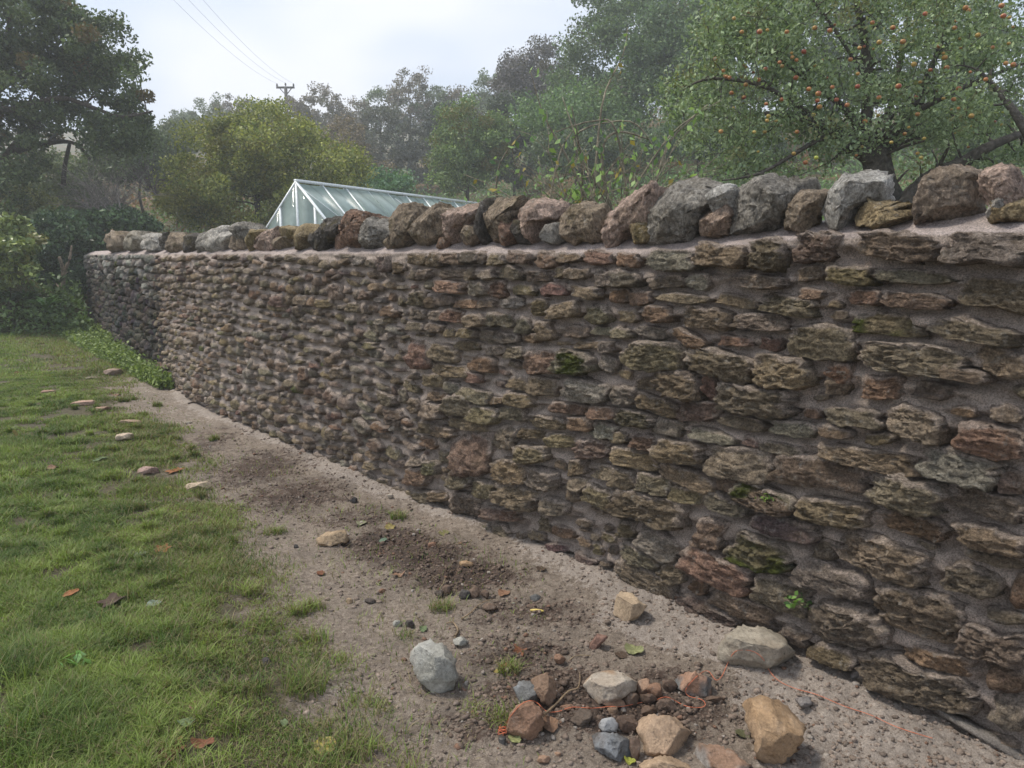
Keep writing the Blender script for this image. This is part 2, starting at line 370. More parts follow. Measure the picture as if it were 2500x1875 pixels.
mk('hill', np.stack([HX.ravel(), HY.ravel(), HZZ], 1), np.stack([i, i+1, i+nU+1, i+nU], 1), M_HILL, flat=False, kind='structure')
xf = np.linspace(-400, 400, 9); 
BX, BY = np.meshgrid(np.linspace(-420, 420, 15), np.linspace(-200, 420, 15), indexing='ij')
i = (np.arange(14)[:, None]*15 + np.arange(14)[None]).ravel()
mk('far_ground', np.stack([BX.ravel(), BY.ravel(), np.full(BX.size, -.35)], 1), np.stack([i, i+15, i+16, i+1], 1), M_HILL, kind='structure')

# ------------------------------------------------------------------ the stone wall
PAL = dict(g=(.25, .215, .17), b=(.25, .19, .14), r=(.29, .17, .12), o=(.31, .245, .15), w=(.40, .37, .32), d=(.12, .10, .085), m=(.17, .15, .085))
TR = []   # traced stones: window (ox, oy, k) then cx, cy, w, h, angle, colour letter
def win(ox, oy, k, rows):
    for r in rows.split(';'):
        q = r.split()
        TR.append((ox + float(q[0])/k, oy + float(q[1])/k, float(q[2])/k, float(q[3])/k, float(q[4]), q[5]))
win(1500, 560, 4.366, "140 325 230 150 0 r;630 335 500 200 3 w;1150 290 520 240 5 b;1650 280 330 330 0 d;2140 215 450 300 0 b;130 540 300 180 3 d;540 570 370 140 -3 g;890 570 230 150 3 w;1540 570 540 170 6 g;60 720 180 140 0 r;270 745 240 120 -5 r;740 740 500 110 5 o;1310 780 420 120 12 b;1850 820 560 180 10 g;2110 690 240 110 0 r;140 930 190 130 0 o;460 910 290 170 5 r;980 960 520 220 8 o;1590 1000 560 170 5 g;90 1110 220 120 0 g;380 1100 300 110 8 g;810 1170 370 130 20 r;1290 1200 330 110 5 r;1660 1240 210 140 5 r;2200 1200 640 370 8 g;430 1350 620 280 5 b;1180 1450 700 270 15 g;1830 1540 560 330 8 o;660 1600 420 130 8 g;1020 1600 150 110 0 r")
win(2000, 560, 4.366, "840 200 760 300 3 b;1800 230 860 320 2 g;350 510 450 190 5 o;1010 520 800 140 2 g;500 740 310 170 5 r;1030 770 660 170 3 b;1900 700 800 320 8 b;720 1020 650 220 3 m;1650 1110 950 220 10 g;1000 1400 1050 290 5 g;1560 1570 500 140 12 b;1950 1430 600 280 10 o;200 1560 250 220 0 r")
win(1500, 900, 4.424, "730 180 450 270 12 b;1040 200 130 270 -8 r;1530 350 760 310 8 g;350 170 200 140 0 b;110 290 260 190 5 w;470 400 460 140 20 o;900 470 440 220 5 d;240 550 420 160 8 b;590 640 300 170 12 w;1380 590 520 120 12 g;1060 740 480 130 12 w;1930 660 500 140 10 g;1480 800 200 100 10 b;1780 870 420 120 12 g;60 750 180 110 5 b;320 800 260 140 8 r;720 900 480 220 10 o;230 980 520 190 12 o;1350 1030 680 320 10 g;2234 1140 970 320 8 d;100 1190 260 190 10 b;430 1250 330 210 8 g;800 1180 600 180 22 o;1250 1260 260 150 10 b;1650 1400 650 210 22 m;800 1370 360 170 8 o;1210 1470 430 150 20 g;370 1500 760 310 15 b")
win(2000, 900, 2.538, "110 90 110 160 5 b;390 130 220 140 3 r;700 150 230 90 8 d;230 310 340 110 3 g;620 340 330 180 18 g;900 270 160 60 8 r;1080 450 390 190 15 r;100 400 180 80 10 b;370 440 150 60 8 b;320 570 600 115 10 o;880 610 500 190 14 w;540 780 480 180 16 g;1200 710 170 150 5 g;1050 850 420 140 14 b;1150 290 200 90 8 g")
win(1500, 1200, 2.538, "270 330 260 120 30 w;80 240 90 90 5 b;160 400 260 90 28 g;200 540 380 130 30 g;370 510 150 110 20 g;610 260 160 170 15 b;650 470 430 190 22 r;525 590 100 80 20 r;920 390 400 180 20 m;1070 220 400 110 15 d;1365 130 430 145 12 o;1060 640 340 170 20 g;800 720 370 100 24 b;600 740 360 95 28 g;1360 550 430 180 14 g;1120 900 200 85 25 g;380 670 110 50 10 r")
win(2000, 1200, 2.538, "400 420 570 200 18 g;620 220 370 110 20 r;1080 300 430 130 12 b;950 560 330 180 12 d;620 720 540 190 20 b;1250 630 130 200 0 r;200 830 470 220 18 g;640 830 480 110 22 b;40 370 120 110 20 g;1180 790 300 60 15 d;1100 420 380 70 14 b")
win(2000, 1500, 2.538, "100 250 280 100 24 g;640 430 740 210 20 o;740 290 400 100 16 r;1160 400 250 170 16 r;1190 630 240 210 18 g;1080 190 400 180 14 d")
win(1000, 560, 4.366, "80 320 180 120 0 o;270 330 140 150 0 d;450 320 200 120 0 b;640 310 160 120 0 d;760 310 90 120 0 d;930 330 180 120 0 b;1170 310 240 130 8 b;1460 330 230 170 0 r;1700 310 220 110 0 b;2000 310 310 130 3 r;150 490 120 110 0 d;440 470 320 110 -3 g;650 480 90 140 0 o;810 490 200 100 0 g;1080 470 240 130 5 g;1360 510 240 120 5 g;1610 470 120 120 0 d;1790 480 240 120 5 g;2090 530 220 180 5 w;430 620 340 140 5 r;200 600 90 90 0 g;720 640 200 150 0 w;930 650 160 180 0 r;1200 650 230 110 3 o;1540 650 240 150 3 r;1900 680 320 140 8 g;90 740 170 150 0 g;220 780 110 120 0 b;390 760 190 100 0 g;600 800 220 90 0 r;800 810 170 80 0 b;1090 790 240 120 0 w;1390 840 180 170 0 o;1650 870 300 170 -5 o;2000 920 270 180 3 g;80 910 180 110 0 g;280 930 130 100 0 g;480 930 230 130 8 r;720 980 200 130 -5 g;980 980 260 150 5 d;1210 1030 150 160 0 d;1440 1090 190 200 0 o;1770 1100 260 130 8 g;2060 1090 220 100 5 g;80 1040 190 100 0 g;280 1060 170 110 0 g;430 1110 100 100 0 o;620 1110 200 110 3 o;850 1150 170 120 5 g;1050 1170 190 110 3 d;1280 1170 170 90 5 r;1900 1240 260 90 5 o;2100 1260 160 120 0 g;360 1320 310 180 15 o;600 1250 300 90 5 o;90 1350 200 290 0 r;920 1300 160 110 0 g;1130 1320 190 130 0 g;770 1440 260 150 8 r;1400 1420 330 240 0 r;1760 1420 400 240 8 m;430 1510 380 130 8 o;690 1590 160 110 3 r")
win(1000, 900, 4.424, "250 130 240 130 5 o;480 210 180 110 8 g;300 300 170 100 5 b;720 290 320 140 18 g;950 350 150 80 5 r;1180 170 250 130 8 b;1430 200 330 190 10 b;1190 350 290 140 10 o;1930 250 480 230 12 w;540 390 290 220 5 d;260 460 250 170 8 b;50 400 120 170 5 b;820 500 270 160 12 o;1130 490 260 150 12 g;1720 440 380 120 8 r;2090 490 250 130 8 r;1490 590 370 130 8 o;1840 600 230 150 3 r;2110 680 280 160 12 w;630 610 440 110 8 o;400 690 230 100 8 o;1050 740 240 250 15 g;1310 710 280 110 5 b;1640 780 280 140 5 o;700 930 400 410 0 r;1340 930 360 170 5 o;1990 880 330 200 10 g;180 640 150 110 5 d;1090 1100 330 250 5 o;1460 1200 320 220 15 g;1810 1080 180 160 5 o;2120 1130 220 140 10 o;560 1210 230 180 8 g;230 1070 170 150 0 d;110 1170 210 180 5 r;390 950 150 130 0 d;1180 1380 480 220 18 o;830 1300 260 170 5 g;1830 1250 210 140 12 g;2060 1380 340 180 22 o;600 1470 310 220 15 g;1590 1500 310 150 15 g;900 1560 210 130 5 b;1110 1590 190 110 5 r;330 1380 170 120 5 o;150 1400 190 130 8 g;80 1000 140 110 0 g")
TR = np.array([t[:5] for t in TR]), [t[5] for t in TR]
stones = []                                    # s, z, half width, half height, tilt(rad), outline (s,z) or None, colour, protrusion
th = np.linspace(0, 2*np.pi, 48, endpoint=False)
def superell(th, e=3.0): return (np.abs(np.cos(th))**e + np.abs(np.sin(th))**e)**(-1/e)
for (cx, cy, ww, hh, an), c in zip(TR[0], TR[1]):
    a = math.radians(an); e = random.uniform(3.5, 8); q = superell(th, e)*.5
    u = q*np.cos(th)*ww; v = q*np.sin(th)*hh
    ps, pz = wall_from_px(cx + 1.15*(u*math.cos(a) - v*math.sin(a)), cy + 1.17*(u*math.sin(a) + v*math.cos(a)), .025)
    cs, cz = ps.mean(), pz.mean(); ou = np.stack([ps - cs, pz - cz], 1)
    if cz < .0: continue
    col = (np.array(PAL[c])*.55 + np.array((.27, .20, .13))*.45)*1.02*(1 + rng.normal(0, .13)); col = np.clip(col + rng.normal(0, .008, 3), .03, .6)
    stones.append([cs, cz, np.abs(ou[:, 0]).max(), np.abs(ou[:, 1]).max(), ou, col, rng.uniform(.7, 1.25), c == 'm', True])
TS = np.array([[s[0], s[1], s[2], s[3]] for s in stones])
def clear_of(s, z, hw, hh):
    q = superell(th[::4], 3)
    for f in (1, .82, .66, .5):
        P = np.stack([s + f*hw*q*np.cos(th[::4]), z + f*hh*q*np.sin(th[::4])], 1); P = np.vstack([P, [[s, z]]])
        near = TS[(np.abs(TS[:, 0]-s) < hw+TS[:, 2]) & (np.abs(TS[:, 1]-z) < hh+TS[:, 3])]
        if len(near) == 0: return 1.0
        dd = (np.abs((P[:, None, 0]-near[None, :, 0])/(near[None, :, 2]+.005))**2.4 + np.abs((P[:, None, 1]-near[None, :, 1])/(near[None, :, 3]+.004))**2.4)
        if dd.min() > 1: return f
    return 0
KEYS = 'g g g g b b b o o d d r w'.split()
z = .0
def old_of(s): return s > S_OLD + .25*math.sin(7*s)
course = 0
for zone in (0, 1):
    z = -.03
    while z < 1.62:
        h = rng.uniform(.055, .095) if zone == 0 else rng.uniform(.09, .15)
        s = (0.0 if zone == 0 else S_OLD - .15) + rng.uniform(0, .1); send = S_OLD + .1 if zone == 0 else S_END - .02
        send += rng.uniform(-.15, .15) if zone == 0 else 0
        while s < send:
            wd = (rng.uniform(.07, .2)*(1 + .35*float(smooth(4, 6, s))) if zone == 0 else rng.uniform(.12, .32))
            if zone == 0 and s < 3: wd *= 1.3
            if zone == 1: wd = min(wd, send - s + .02)
            tall = rng.random() < .13
            sc = s + wd/2; zc = z + h/2 + .03*math.sin(sc*1.3 + z*2) + .015*math.sin(sc*4.1+z*9) + rng.normal(0, .011)
            top = wall_top(sc)
            ztop_gap = top - .012 - (zc + h/2)
            if zone == 0: zc = zc*(top/1.62)
            hh = (h*.5 - rng.uniform(.004, .012))*(1.5 if tall else 1)*rng.uniform(.72, 1.16); hw = wd*.5 - rng.uniform(.001, .011)
            if zone == 1: hh = h*.5*rng.uniform(.75, 1.15)*(1.35 if tall else 1) - .003; hw = wd*.5*rng.uniform(.85, 1.05)
            if zc + hh > top - .008: hh = (top - .008 - (zc - hh))/2; zc = top - .008 - hh
            if hh > .016 and hw > .02:
                f = clear_of(sc, zc, hw, hh)
                if f > 0 and hh*f > .012:
                    if zone == 0: col = (np.array(PAL[KEYS[rng.integers(len(KEYS))]])*.55 + np.array((.27, .20, .13))*.45)*1.02
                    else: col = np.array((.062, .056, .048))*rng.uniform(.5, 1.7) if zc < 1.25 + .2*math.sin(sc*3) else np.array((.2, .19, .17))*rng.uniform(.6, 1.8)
                    if zone == 0: col = col*(.88 + .15*smooth(7, 9, sc))
                    col = np.clip(col*(1+rng.normal(0, .13)) + rng.normal(0, .008, 3), .02, .6)
                    a = rng.normal(0, .12); e = rng.uniform(3, 7); q = superell(th, e)
                    u = q*np.cos(th)*hw*f; v = q*np.sin(th)*hh*f
                    stones.append([sc, zc, hw*f, hh*f, np.stack([u*math.cos(a)-v*math.sin(a), u*math.sin(a)+v*math.cos(a)], 1), col, rng.uniform(.6, 1.25), rng.random() < .01, False])
            s += wd
        z += h
OCC = np.zeros((1100, 180), bool); rs_ = .01           # fill the gaps left by the two layouts with small stones
def cells(s, z, hw, hh):
    a = np.arange(max(0, int((s-hw)/rs_)), min(1100, int((s+hw)/rs_)+1)); b = np.arange(max(0, int((z-hh)/rs_)), min(180, int((z+hh)/rs_)+1))
    A, B = np.meshgrid(a, b, indexing='ij'); k = (np.abs((A*rs_-s)/hw)**3 + np.abs((B*rs_-z)/hh)**3) <= 1; return A[k], B[k]
for st in stones:
    A, B = cells(st[0], st[1], st[2]+.004, st[3]+.003); OCC[A, B] = True
for size in (.085, .06, .045, .032):
    for _ in range(5200):
        s = rng.uniform(.02, 8.8); hw = size*rng.uniform(.8, 1.2); hh = hw*rng.uniform(.42, .8); z = rng.uniform(.01, float(wall_top(s)) - hh - .012)
        A, B = cells(s, z, hw+.004, hh+.004)
        if len(A) == 0 or OCC[A, B].any() or z - hh < -.02: continue
        OCC[A, B] = True; q = superell(th, rng.uniform(2.3, 5)); a = rng.normal(0, .1); u = q*np.cos(th)*hw; v = q*np.sin(th)*hh
        col = np.clip((np.array(PAL[KEYS[rng.integers(len(KEYS))]])*.55 + np.array((.27, .20, .13))*.45)*1.02*(1+rng.normal(0, .13)), .02, .6)
        stones.append([s, z, hw, hh, np.stack([u*math.cos(a)-v*math.sin(a), u*math.sin(a)+v*math.cos(a)], 1), col, rng.uniform(.6, 1.1), False, False])
print('wall stones', len(stones))
def stone_mesh(st, rings, seg, seed):
    cs, cz, hw, hh, ou, col, pr, moss, tr = st
    t = np.arange(seg)/seg*2*np.pi; idx = t/(2*np.pi)*48
    rs = np.interp(idx, np.arange(49), np.r_[ou[:, 0], ou[0, 0]]); rz = np.interp(idx, np.arange(49), np.r_[ou[:, 1], ou[0, 1]])
    corner = 1 - .22*np.maximum(0, np.cos(t*2 - rng.uniform(0, 6.28)))**3*rng.uniform(0, 1) - .16*np.maximum(0, np.cos(t - rng.uniform(0, 6.28)))**6
    wob = corner + .15*fbm(np.stack([np.cos(t)*1.6, np.sin(t)*1.6, np.full(seg, seed*7.7)], 1), 3, 3) + .05*rng.normal(size=seg)*(1 if seg > 20 else .6)
    rho = np.r_[np.linspace(0, 1, rings)**.8, 1.0]; R_, T_ = np.meshgrid(np.arange(rings+1), np.arange(seg), indexing='ij')
    k = (rho[R_]*(wob[T_]*.97))
    ds = k*rs[T_]; dz = k*rz[T_]
    H_ = min(.072, .36*min(hw, hh*2.2) + .024)*pr
    prof = (1 - rho**9)**.5
    n = H_*prof[R_]; n[-1] = -.05; n[-2] = np.minimum(n[-2], .004)
    for _ in range(3):                            # broken faces: tilted planes that slice the front
        ga, gs, gz_ = rng.uniform(0, 6.28), rng.uniform(.12, .42), rng.uniform(.82, 1.08); n = np.minimum(n, np.where(R_ < rings-1, H_*gz_ - gs*(ds*math.cos(ga) + dz*math.sin(ga)*1.2), n))
    n = np.where((rho[R_] < .9), np.maximum(n, .38*H_), n)
    n = n - np.where(R_ < rings, .22*H_*dz/max(hh, .01), 0)*(prof[R_] > .02)
    s = cs + ds; z = cz + dz; P = np.stack([s.ravel(), z.ravel()*1.8, np.full(s.size, seed*.37)], 1)
    kk = rng.uniform(.35, 1.5, 3)
    inner = (R_.ravel() < rings-0).astype(float)
    f1 = fbm(P*np.array([13., 15., 13.]), 3, 11, True); f2 = fbm(P*46, 3, 13); f3 = fbm(P*np.array([12., 26., 9.]) + 1.0, 2, 17, True); f4 = fbm(P*95, 2, 19)
    amp = min(1.35, hh/.045)
    n = n.ravel() + inner*amp*(.011*kk[0]*f1 + .014*kk[1]*f2 + .005*kk[2]*f3 + .009*kk[1]*f4)
    s = s.ravel() + inner*(.010*f2 + .004*f4); z = z.ravel() + inner*(.008*f1 + .005*f3)
    V = wall_pt(s, n, z)
    i = np.arange(rings)[:, None]*seg; j = np.arange(seg)[None]; kx = (j+1) % seg
    Fq = np.stack([i+j, i+kx, i+seg+kx, i+seg+j], -1).reshape(-1, 4)
    C = np.tile(np.clip(col*1.0, 0, 1), (len(V), 1))
    if moss:
        m = smooth(-.1, .3, fbm(P*9, 2, 23))[:, None]; C = C*(1-m) + np.array((.085, .10, .02))*m
    # mortar smeared over the margins
    m = (smooth(.77, 1.02, rho[R_].ravel() + .26*fbm(P*18, 3, 29) + .24*np.clip(dz.ravel()/max(hh, .01), -.8, 1)))[:, None]*(.75 if not (cs > S_OLD) else .15)
    C = C*(1-m) + np.array(MORT)*(1 + .15*smooth(4.5, 8, cs))*m
    return V, Fq, C
MORT = (.47, .385, .325)
wall = thing('stone_wall', wall_pt(np.array([5.0]), 0, 0)[0], 'long freshly repointed rubble stone wall with upright coping stones, running beside the dirt path', 'wall')
def px_area(st):
    p = wall_pt(np.array([st[0]]), 0, st[1])[0]
    if p[1] < .8 or abs(p[0]/p[1]) > .72 or (1.6-p[2])/p[1] > .75: return 0
    nrm = np.array([np.interp(st[0], WS, _nx), np.interp(st[0], WS, _ny)]); dd = np.hypot(*p[:2])
    return st[2]*st[3]*abs(nrm @ p[:2])/dd**3
order = sorted(range(len(stones)), key=lambda k: -px_area(stones[k]))
rest = [[], [], []]
for rank, k in enumerate(order):
    st = stones[k]
    if rank < 300:
        big = px_area(st)*F*F/5.9 > 220
        V, Fq, C = stone_mesh(st, 16 if big else 10, 46 if big else 30, k)
        mk('stone', V, Fq, M_STONE, C, wall, loc=wall_pt(np.array([st[0]]), 0, st[1])[0])
    else:
        a_ = px_area(st)*F*F/5.9
        if a_ <= 0 and st[0] < 1.0 and st[0] > .9: continue
        V, Fq, C = stone_mesh(st, 6 if a_ > 30 else 4, 18 if a_ > 30 else 12, k)
        rest[0].append(V); rest[1].append(Fq); rest[2].append(C)
off = np.cumsum([0] + [len(v) for v in rest[0][:-1]])
o = mk('stone', np.concatenate(rest[0]), np.concatenate([f+o_ for f, o_ in zip(rest[1], off)]), M_STONE, np.concatenate(rest[2]), wall, kind='stuff')
o['label'] = 'the smaller and farther rubble stones of the wall face'
# mortar bed, haunch and core as one sheet
ss = [0.0]
while ss[-1] < S_END:
    p = wall_pt(np.array([ss[-1]]), 0, 0)[0]; ss.append(ss[-1] + max(.006, .0026*np.hypot(p[0], p[1])*1.1))
ss = np.array(ss[:-1] + [S_END]); nv = 190; vz = np.linspace(-.12, 1, nv)
prof = [(0, None, v) for v in vz]
S2, V2 = np.meshgrid(ss, np.arange(nv), indexing='ij'); T2 = wall_top(S2.ravel()).reshape(S2.shape)
Z2 = np.where(vz[V2] < 0, vz[V2], vz[V2]*T2)
P = np.stack([S2.ravel(), Z2.ravel(), np.zeros(S2.size)], 1)
N2 = (.006*fbm(P*7, 3, 31) + .006*fbm(P*np.array([24, 40, 1.]), 3, 35) + .0035*fbm(P*110, 2, 37)).reshape(S2.shape)
for st in stones:
    a = np.searchsorted(ss, st[0] - st[2]*1.7 - .02); b = np.searchsorted(ss, st[0] + st[2]*1.7 + .02)
    if a >= b: continue
    ds = (S2[a:b] - st[0])/(st[2] + .004); dz = (Z2[a:b] - st[1])/(st[3] + .003)
    r = (np.abs(ds)**2.6 + np.abs(dz)**2.6)**(1/2.6)
    lip = np.exp(-((r - 1.05)/.30)**2); H_ = min(.045, .30*min(st[2], st[3]*2.2) + .014)*st[6]
    k = 1.0 if st[0] < S_OLD else .1
    N2[a:b] += lip*np.where(dz > 0, .34*H_*k, -.40*H_) - .010*np.exp(-((r-1.15)/.18)**2)*(dz < .1)
N2 -= np.where(S2 > S_OLD, .035, 0)*np.where(Z2 < 1.45, 1, 0)
N2 = np.clip(N2, -.06, .022)
PN, PZ = [N2], [Z2]
hn = np.r_[np.linspace(.004, .125, 16), np.linspace(.15, .42, 8)]; hz = np.r_[np.linspace(.004, .062, 16), np.linspace(.07, .085, 8)]
for a, b in zip(hn, hz):
    q = np.stack([ss*6, np.full(len(ss), a*20), np.zeros(len(ss))], 1)
    f = fbm(q, 3, 51)*.010 + fbm(q*4, 2, 52)*.004
    PN.append((N2[:, -1]*max(0, 1-a/.05) - a)[:, None]); PZ.append((wall_top(ss) + b + f*min(1, a/.03))[:, None])
PN.append(np.full((len(ss), 1), -.46)); PZ.append((wall_top(ss) + .0)[:, None]); PN.append(np.full((len(ss), 1), -.46)); PZ.append(np.full((len(ss), 1), -.1))
NN = np.concatenate(PN, 1); ZZ = np.concatenate(PZ, 1); SSg = np.broadcast_to(ss[:, None], NN.shape)
V = wall_pt(SSg.ravel(), NN.ravel(), ZZ.ravel()); nc = NN.shape[1]
i = (np.arange(len(ss)-1)[:, None]*nc + np.arange(nc-1)[None]).ravel()
Fq = np.stack([i, i+nc, i+nc+1, i+1], 1)
q = np.stack([SSg.ravel()*1.2, ZZ.ravel()*1.5, np.zeros(NN.size)], 1); var = fbm(q, 3, 55)[:, None]
C = np.array(MORT)*(1 + .16*var)*(1 + .15*smooth(4.5, 8, SSg.ravel()))[:, None]
top = (ZZ.ravel() > wall_top(SSg.ravel()) - .004)[:, None]
C = np.where(top, np.array((.50, .42, .385))*(1+.1*var), C)
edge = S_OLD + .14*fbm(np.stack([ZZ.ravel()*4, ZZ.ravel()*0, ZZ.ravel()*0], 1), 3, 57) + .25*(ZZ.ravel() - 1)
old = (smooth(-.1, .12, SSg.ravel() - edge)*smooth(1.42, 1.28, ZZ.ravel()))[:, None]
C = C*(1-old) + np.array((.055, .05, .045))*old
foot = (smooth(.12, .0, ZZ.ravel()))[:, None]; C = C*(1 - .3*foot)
ce = len(V); V = np.vstack([V, wall_pt(np.array([S_END]), -.22, .7)]); C = np.vstack([C, [[.1, .09, .08]]])
last = (len(ss)-1)*nc + np.arange(nc-1); tri = np.stack([last, np.full(nc-1, ce), last+1], 1)
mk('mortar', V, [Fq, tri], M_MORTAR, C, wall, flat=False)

# ------------------------------------------------------------------ coping stones and loose rocks
def lump(poly, K, thick, seed, rings=11, seg=36, rough=1.0, cuts=(), bulge=2.6):
    """closed rock: silhouette poly (K,2) in a local frame (a, b), depth +-thick along c; returns local coords"""
    poly = np.asarray(poly, float); c = (poly.max(0) + poly.min(0))/2
    d = poly - c; nxt = np.roll(d, -1, 0); dense = np.concatenate([d + (nxt-d)*f for f in np.linspace(0, 1, 14, endpoint=False)])
    ang = np.arctan2(dense[:, 1], dense[:, 0]); o_ = np.argsort(ang); ang = ang[o_]; rad = np.hypot(*dense.T)[o_]
    t = -np.pi + (np.arange(seg)+.5)/seg*2*np.pi
    r = np.interp(t, np.r_[ang-2*np.pi, ang, ang+2*np.pi], np.r_[rad, rad, rad])
    sz = rad.mean()
    r = r*(1 + .05*rough*rng.normal(size=seg))
    r = r*(1 + .10*max(0, rough-.9)*2*fbm(np.stack([np.cos(t)*3.2+seed, np.sin(t)*3.2, t*0], 1), 3, 71))
    rho = np.sin(np.linspace(0, np.pi/2, rings)); rho = np.r_[rho, rho[-2::-1]]; side = np.r_[np.ones(rings), -np.ones(rings-1)]
    h = (1 - rho**bulge)**(1/2.0); h[rings-1] = 0
    A = rho[:, None]*(r*np.cos(t))[None]; B = rho[:, None]*(r*np.sin(t))[None]; Cc = (side*h)[:, None]*thick*np.ones(seg)[None]
    V = np.stack([A.ravel(), B.ravel(), Cc.ravel()], 1)
    q = V/sz + seed*3.1
    dirn = V/(np.linalg.norm(V/np.array([1, 1, max(.3, thick/sz)]), axis=1)[:, None]+1e-9)
    f = .10*fbm(q*1.3, 2, seed % 50) + .07*fbm(q*3.2, 3, seed % 50+3, True) + .03*fbm(q*9, 2, seed % 50+7)
    w_ = np.r_[np.ones(rings-1), .5, np.ones(rings-1)]; w_ = np.repeat(w_, seg)
    V = V*(1 + rough*(f*w_)[:, None]*np.array([.35, .35, 1.0]))
    V[:, 2] += rough*thick*.35*f*np.sign(V[:, 2])
    for nrm, q_ in cuts:
        nrm = np.asarray(nrm, float); nrm /= np.linalg.norm(nrm); dt = V @ nrm; lim = q_*dt.max(); ex = np.maximum(dt - lim, 0)
        V = V - ex[:, None]*.93*nrm
    q3 = random.Random(seed)
    for _ in range(int(11*min(1.4, rough))):
        nrm = np.array([q3.gauss(0, 1), q3.gauss(0, 1), abs(q3.gauss(0, 1.1))]); nrm /= np.linalg.norm(nrm); dt = V @ nrm; lim = q3.uniform(.66, .9)*dt.max(); ex = np.maximum(dt - lim, 0)
        V = V - ex[:, None]*1.0*nrm
    for ax_ in (0, 1):
        lo, hi = V[:, ax_].min(), V[:, ax_].max(); V[:, ax_] = (V[:, ax_]-lo)/(hi-lo)*np.ptp(d[:, ax_]) + d[:, ax_].min()
    q = V/sz*2.2 + seed
    V += (rough*sz*.06*np.stack([fbm(q*2.2, 3, 7), fbm(q*2.2+9, 3, 8), fbm(q*2.2+5, 3, 9, True)], 1) + rough*sz*.030*np.stack([fbm(q*7, 2, 7), fbm(q*7+9, 2, 8), fbm(q*7+5, 2, 9)], 1))*w_[:, None]
    V[:, :2] += c
    i = np.arange(2*rings-2)[:, None]*seg; j = np.arange(seg)[None]; k = (j+1) % seg
    return V, np.stack([i+j, i+k, i+seg+k, i+seg+j], -1).reshape(-1, 4)
CP = []
def cw(ox, oy, k, rows):
    for c, pts in rows: CP.append((c, [(ox + a/k, oy + b/k) for a, b in pts]))
cw(220, 440, 3.687, [
 ('b', [(170,640),(185,560),(205,480),(280,475),(360,520),(340,600),(250,640)]), ('w', [(250,600),(260,540),(330,545),(335,600),(290,620)]),
 ('g', [(345,620),(350,540),(410,480),(490,480),(500,560),(470,630)]), ('w', [(480,630),(485,500),(560,488),(650,510),(690,560),(660,635),(560,610)]),
 ('d', [(680,600),(695,490),(760,478),(830,485),(800,560),(760,630)]), ('b', [(750,670),(755,590),(790,490),(870,490),(880,560),(870,640),(800,665)]),
 ('d', [(865,660),(860,540),(900,490),(1000,490),(1020,560),(990,640),(930,655)]), ('G', [(1000,640),(1005,500),(1140,470),(1150,540),(1080,650)]),
 ('w', [(1085,655),(1110,560),(1150,450),(1190,435),(1240,480),(1220,600),(1190,660)]), ('w', [(1190,650),(1210,520),(1270,470),(1310,500),(1290,590),(1250,640)]),
 ('b', [(1290,600),(1300,530),(1340,510),(1370,540),(1360,640),(1310,640)]), ('G', [(1300,480),(1300,430),(1350,400),(1450,405),(1530,455),(1450,520),(1360,530)]),
 ('b', [(1360,640),(1370,540),(1440,480),(1460,560),(1430,630)]), ('o', [(1420,640),(1440,500),(1520,465),(1620,460),(1600,560),(1520,640)]),
 ('p', [(1510,655),(1520,600),(1600,560),(1640,490),(1740,430),(1760,500),(1700,600),(1640,640)]), ('b', [(1700,600),(1710,560),(1800,500),(1870,510),(1860,600),(1830,630),(1730,640)]),
 ('o', [(1755,520),(1770,430),(1860,430),(1870,520)]), ('o', [(1870,610),(1865,500),(1900,420),(2060,410),(2080,500),(2000,560),(1990,620)]),
 ('d', [(1990,560),(2010,510),(2060,500),(2080,560),(2040,610)])])
cw(750, 450, 3.687, [
 ('d', [(105,600),(120,480),(180,340),(290,300),(400,360),(410,430),(330,480),(230,600),(150,615)]), ('r', [(250,500),(290,460),(390,420),(400,480),(350,590),(290,590)]),
 ('r', [(340,600),(380,480),(415,420),(420,260),(450,250),(520,300),(640,285),(700,280),(700,310),(600,330),(520,400),(450,500),(420,590),(370,620)]),
 ('G', [(460,580),(455,480),(560,370),(600,320),(720,315),(790,330),(780,420),(700,500),(690,540),(600,555),(560,585)]), ('b', [(715,560),(735,500),(770,490),(800,560),(760,580)]),
 ('b', [(770,500),(800,350),(850,240),(960,215),(1070,210),(1060,300),(1020,420),(930,520),(830,590),(790,560)]), ('b', [(950,530),(1000,430),(1060,300),(1100,220),(1240,200),(1340,220),(1290,350),(1270,470),(1130,530),(1070,590),(1000,590)]),
 ('r', [(1185,560),(1230,500),(1270,540),(1250,570)]), ('p', [(1270,590),(1250,540),(1270,380),(1310,260),(1380,215),(1560,205),(1570,390),(1430,420),(1390,520),(1320,580)]),
 ('b', [(1415,520),(1410,420),(1540,395),(1555,520)]), ('b', [(1620,490),(1625,200),(1700,145),(1820,160),(1900,130),(1940,220),(1900,290),(1740,350),(1720,470),(1650,530)]),
 ('d', [(1560,555),(1545,480),(1575,350),(1560,200),(1590,165),(1620,190),(1620,340),(1640,480),(1600,545)]), ('r', [(1740,510),(1730,340),(1800,325),(1890,345),(1900,440),(1870,510),(1790,525)]),
 ('d', [(1860,510),(1900,340),(1990,350),(2030,520),(1960,525)])])
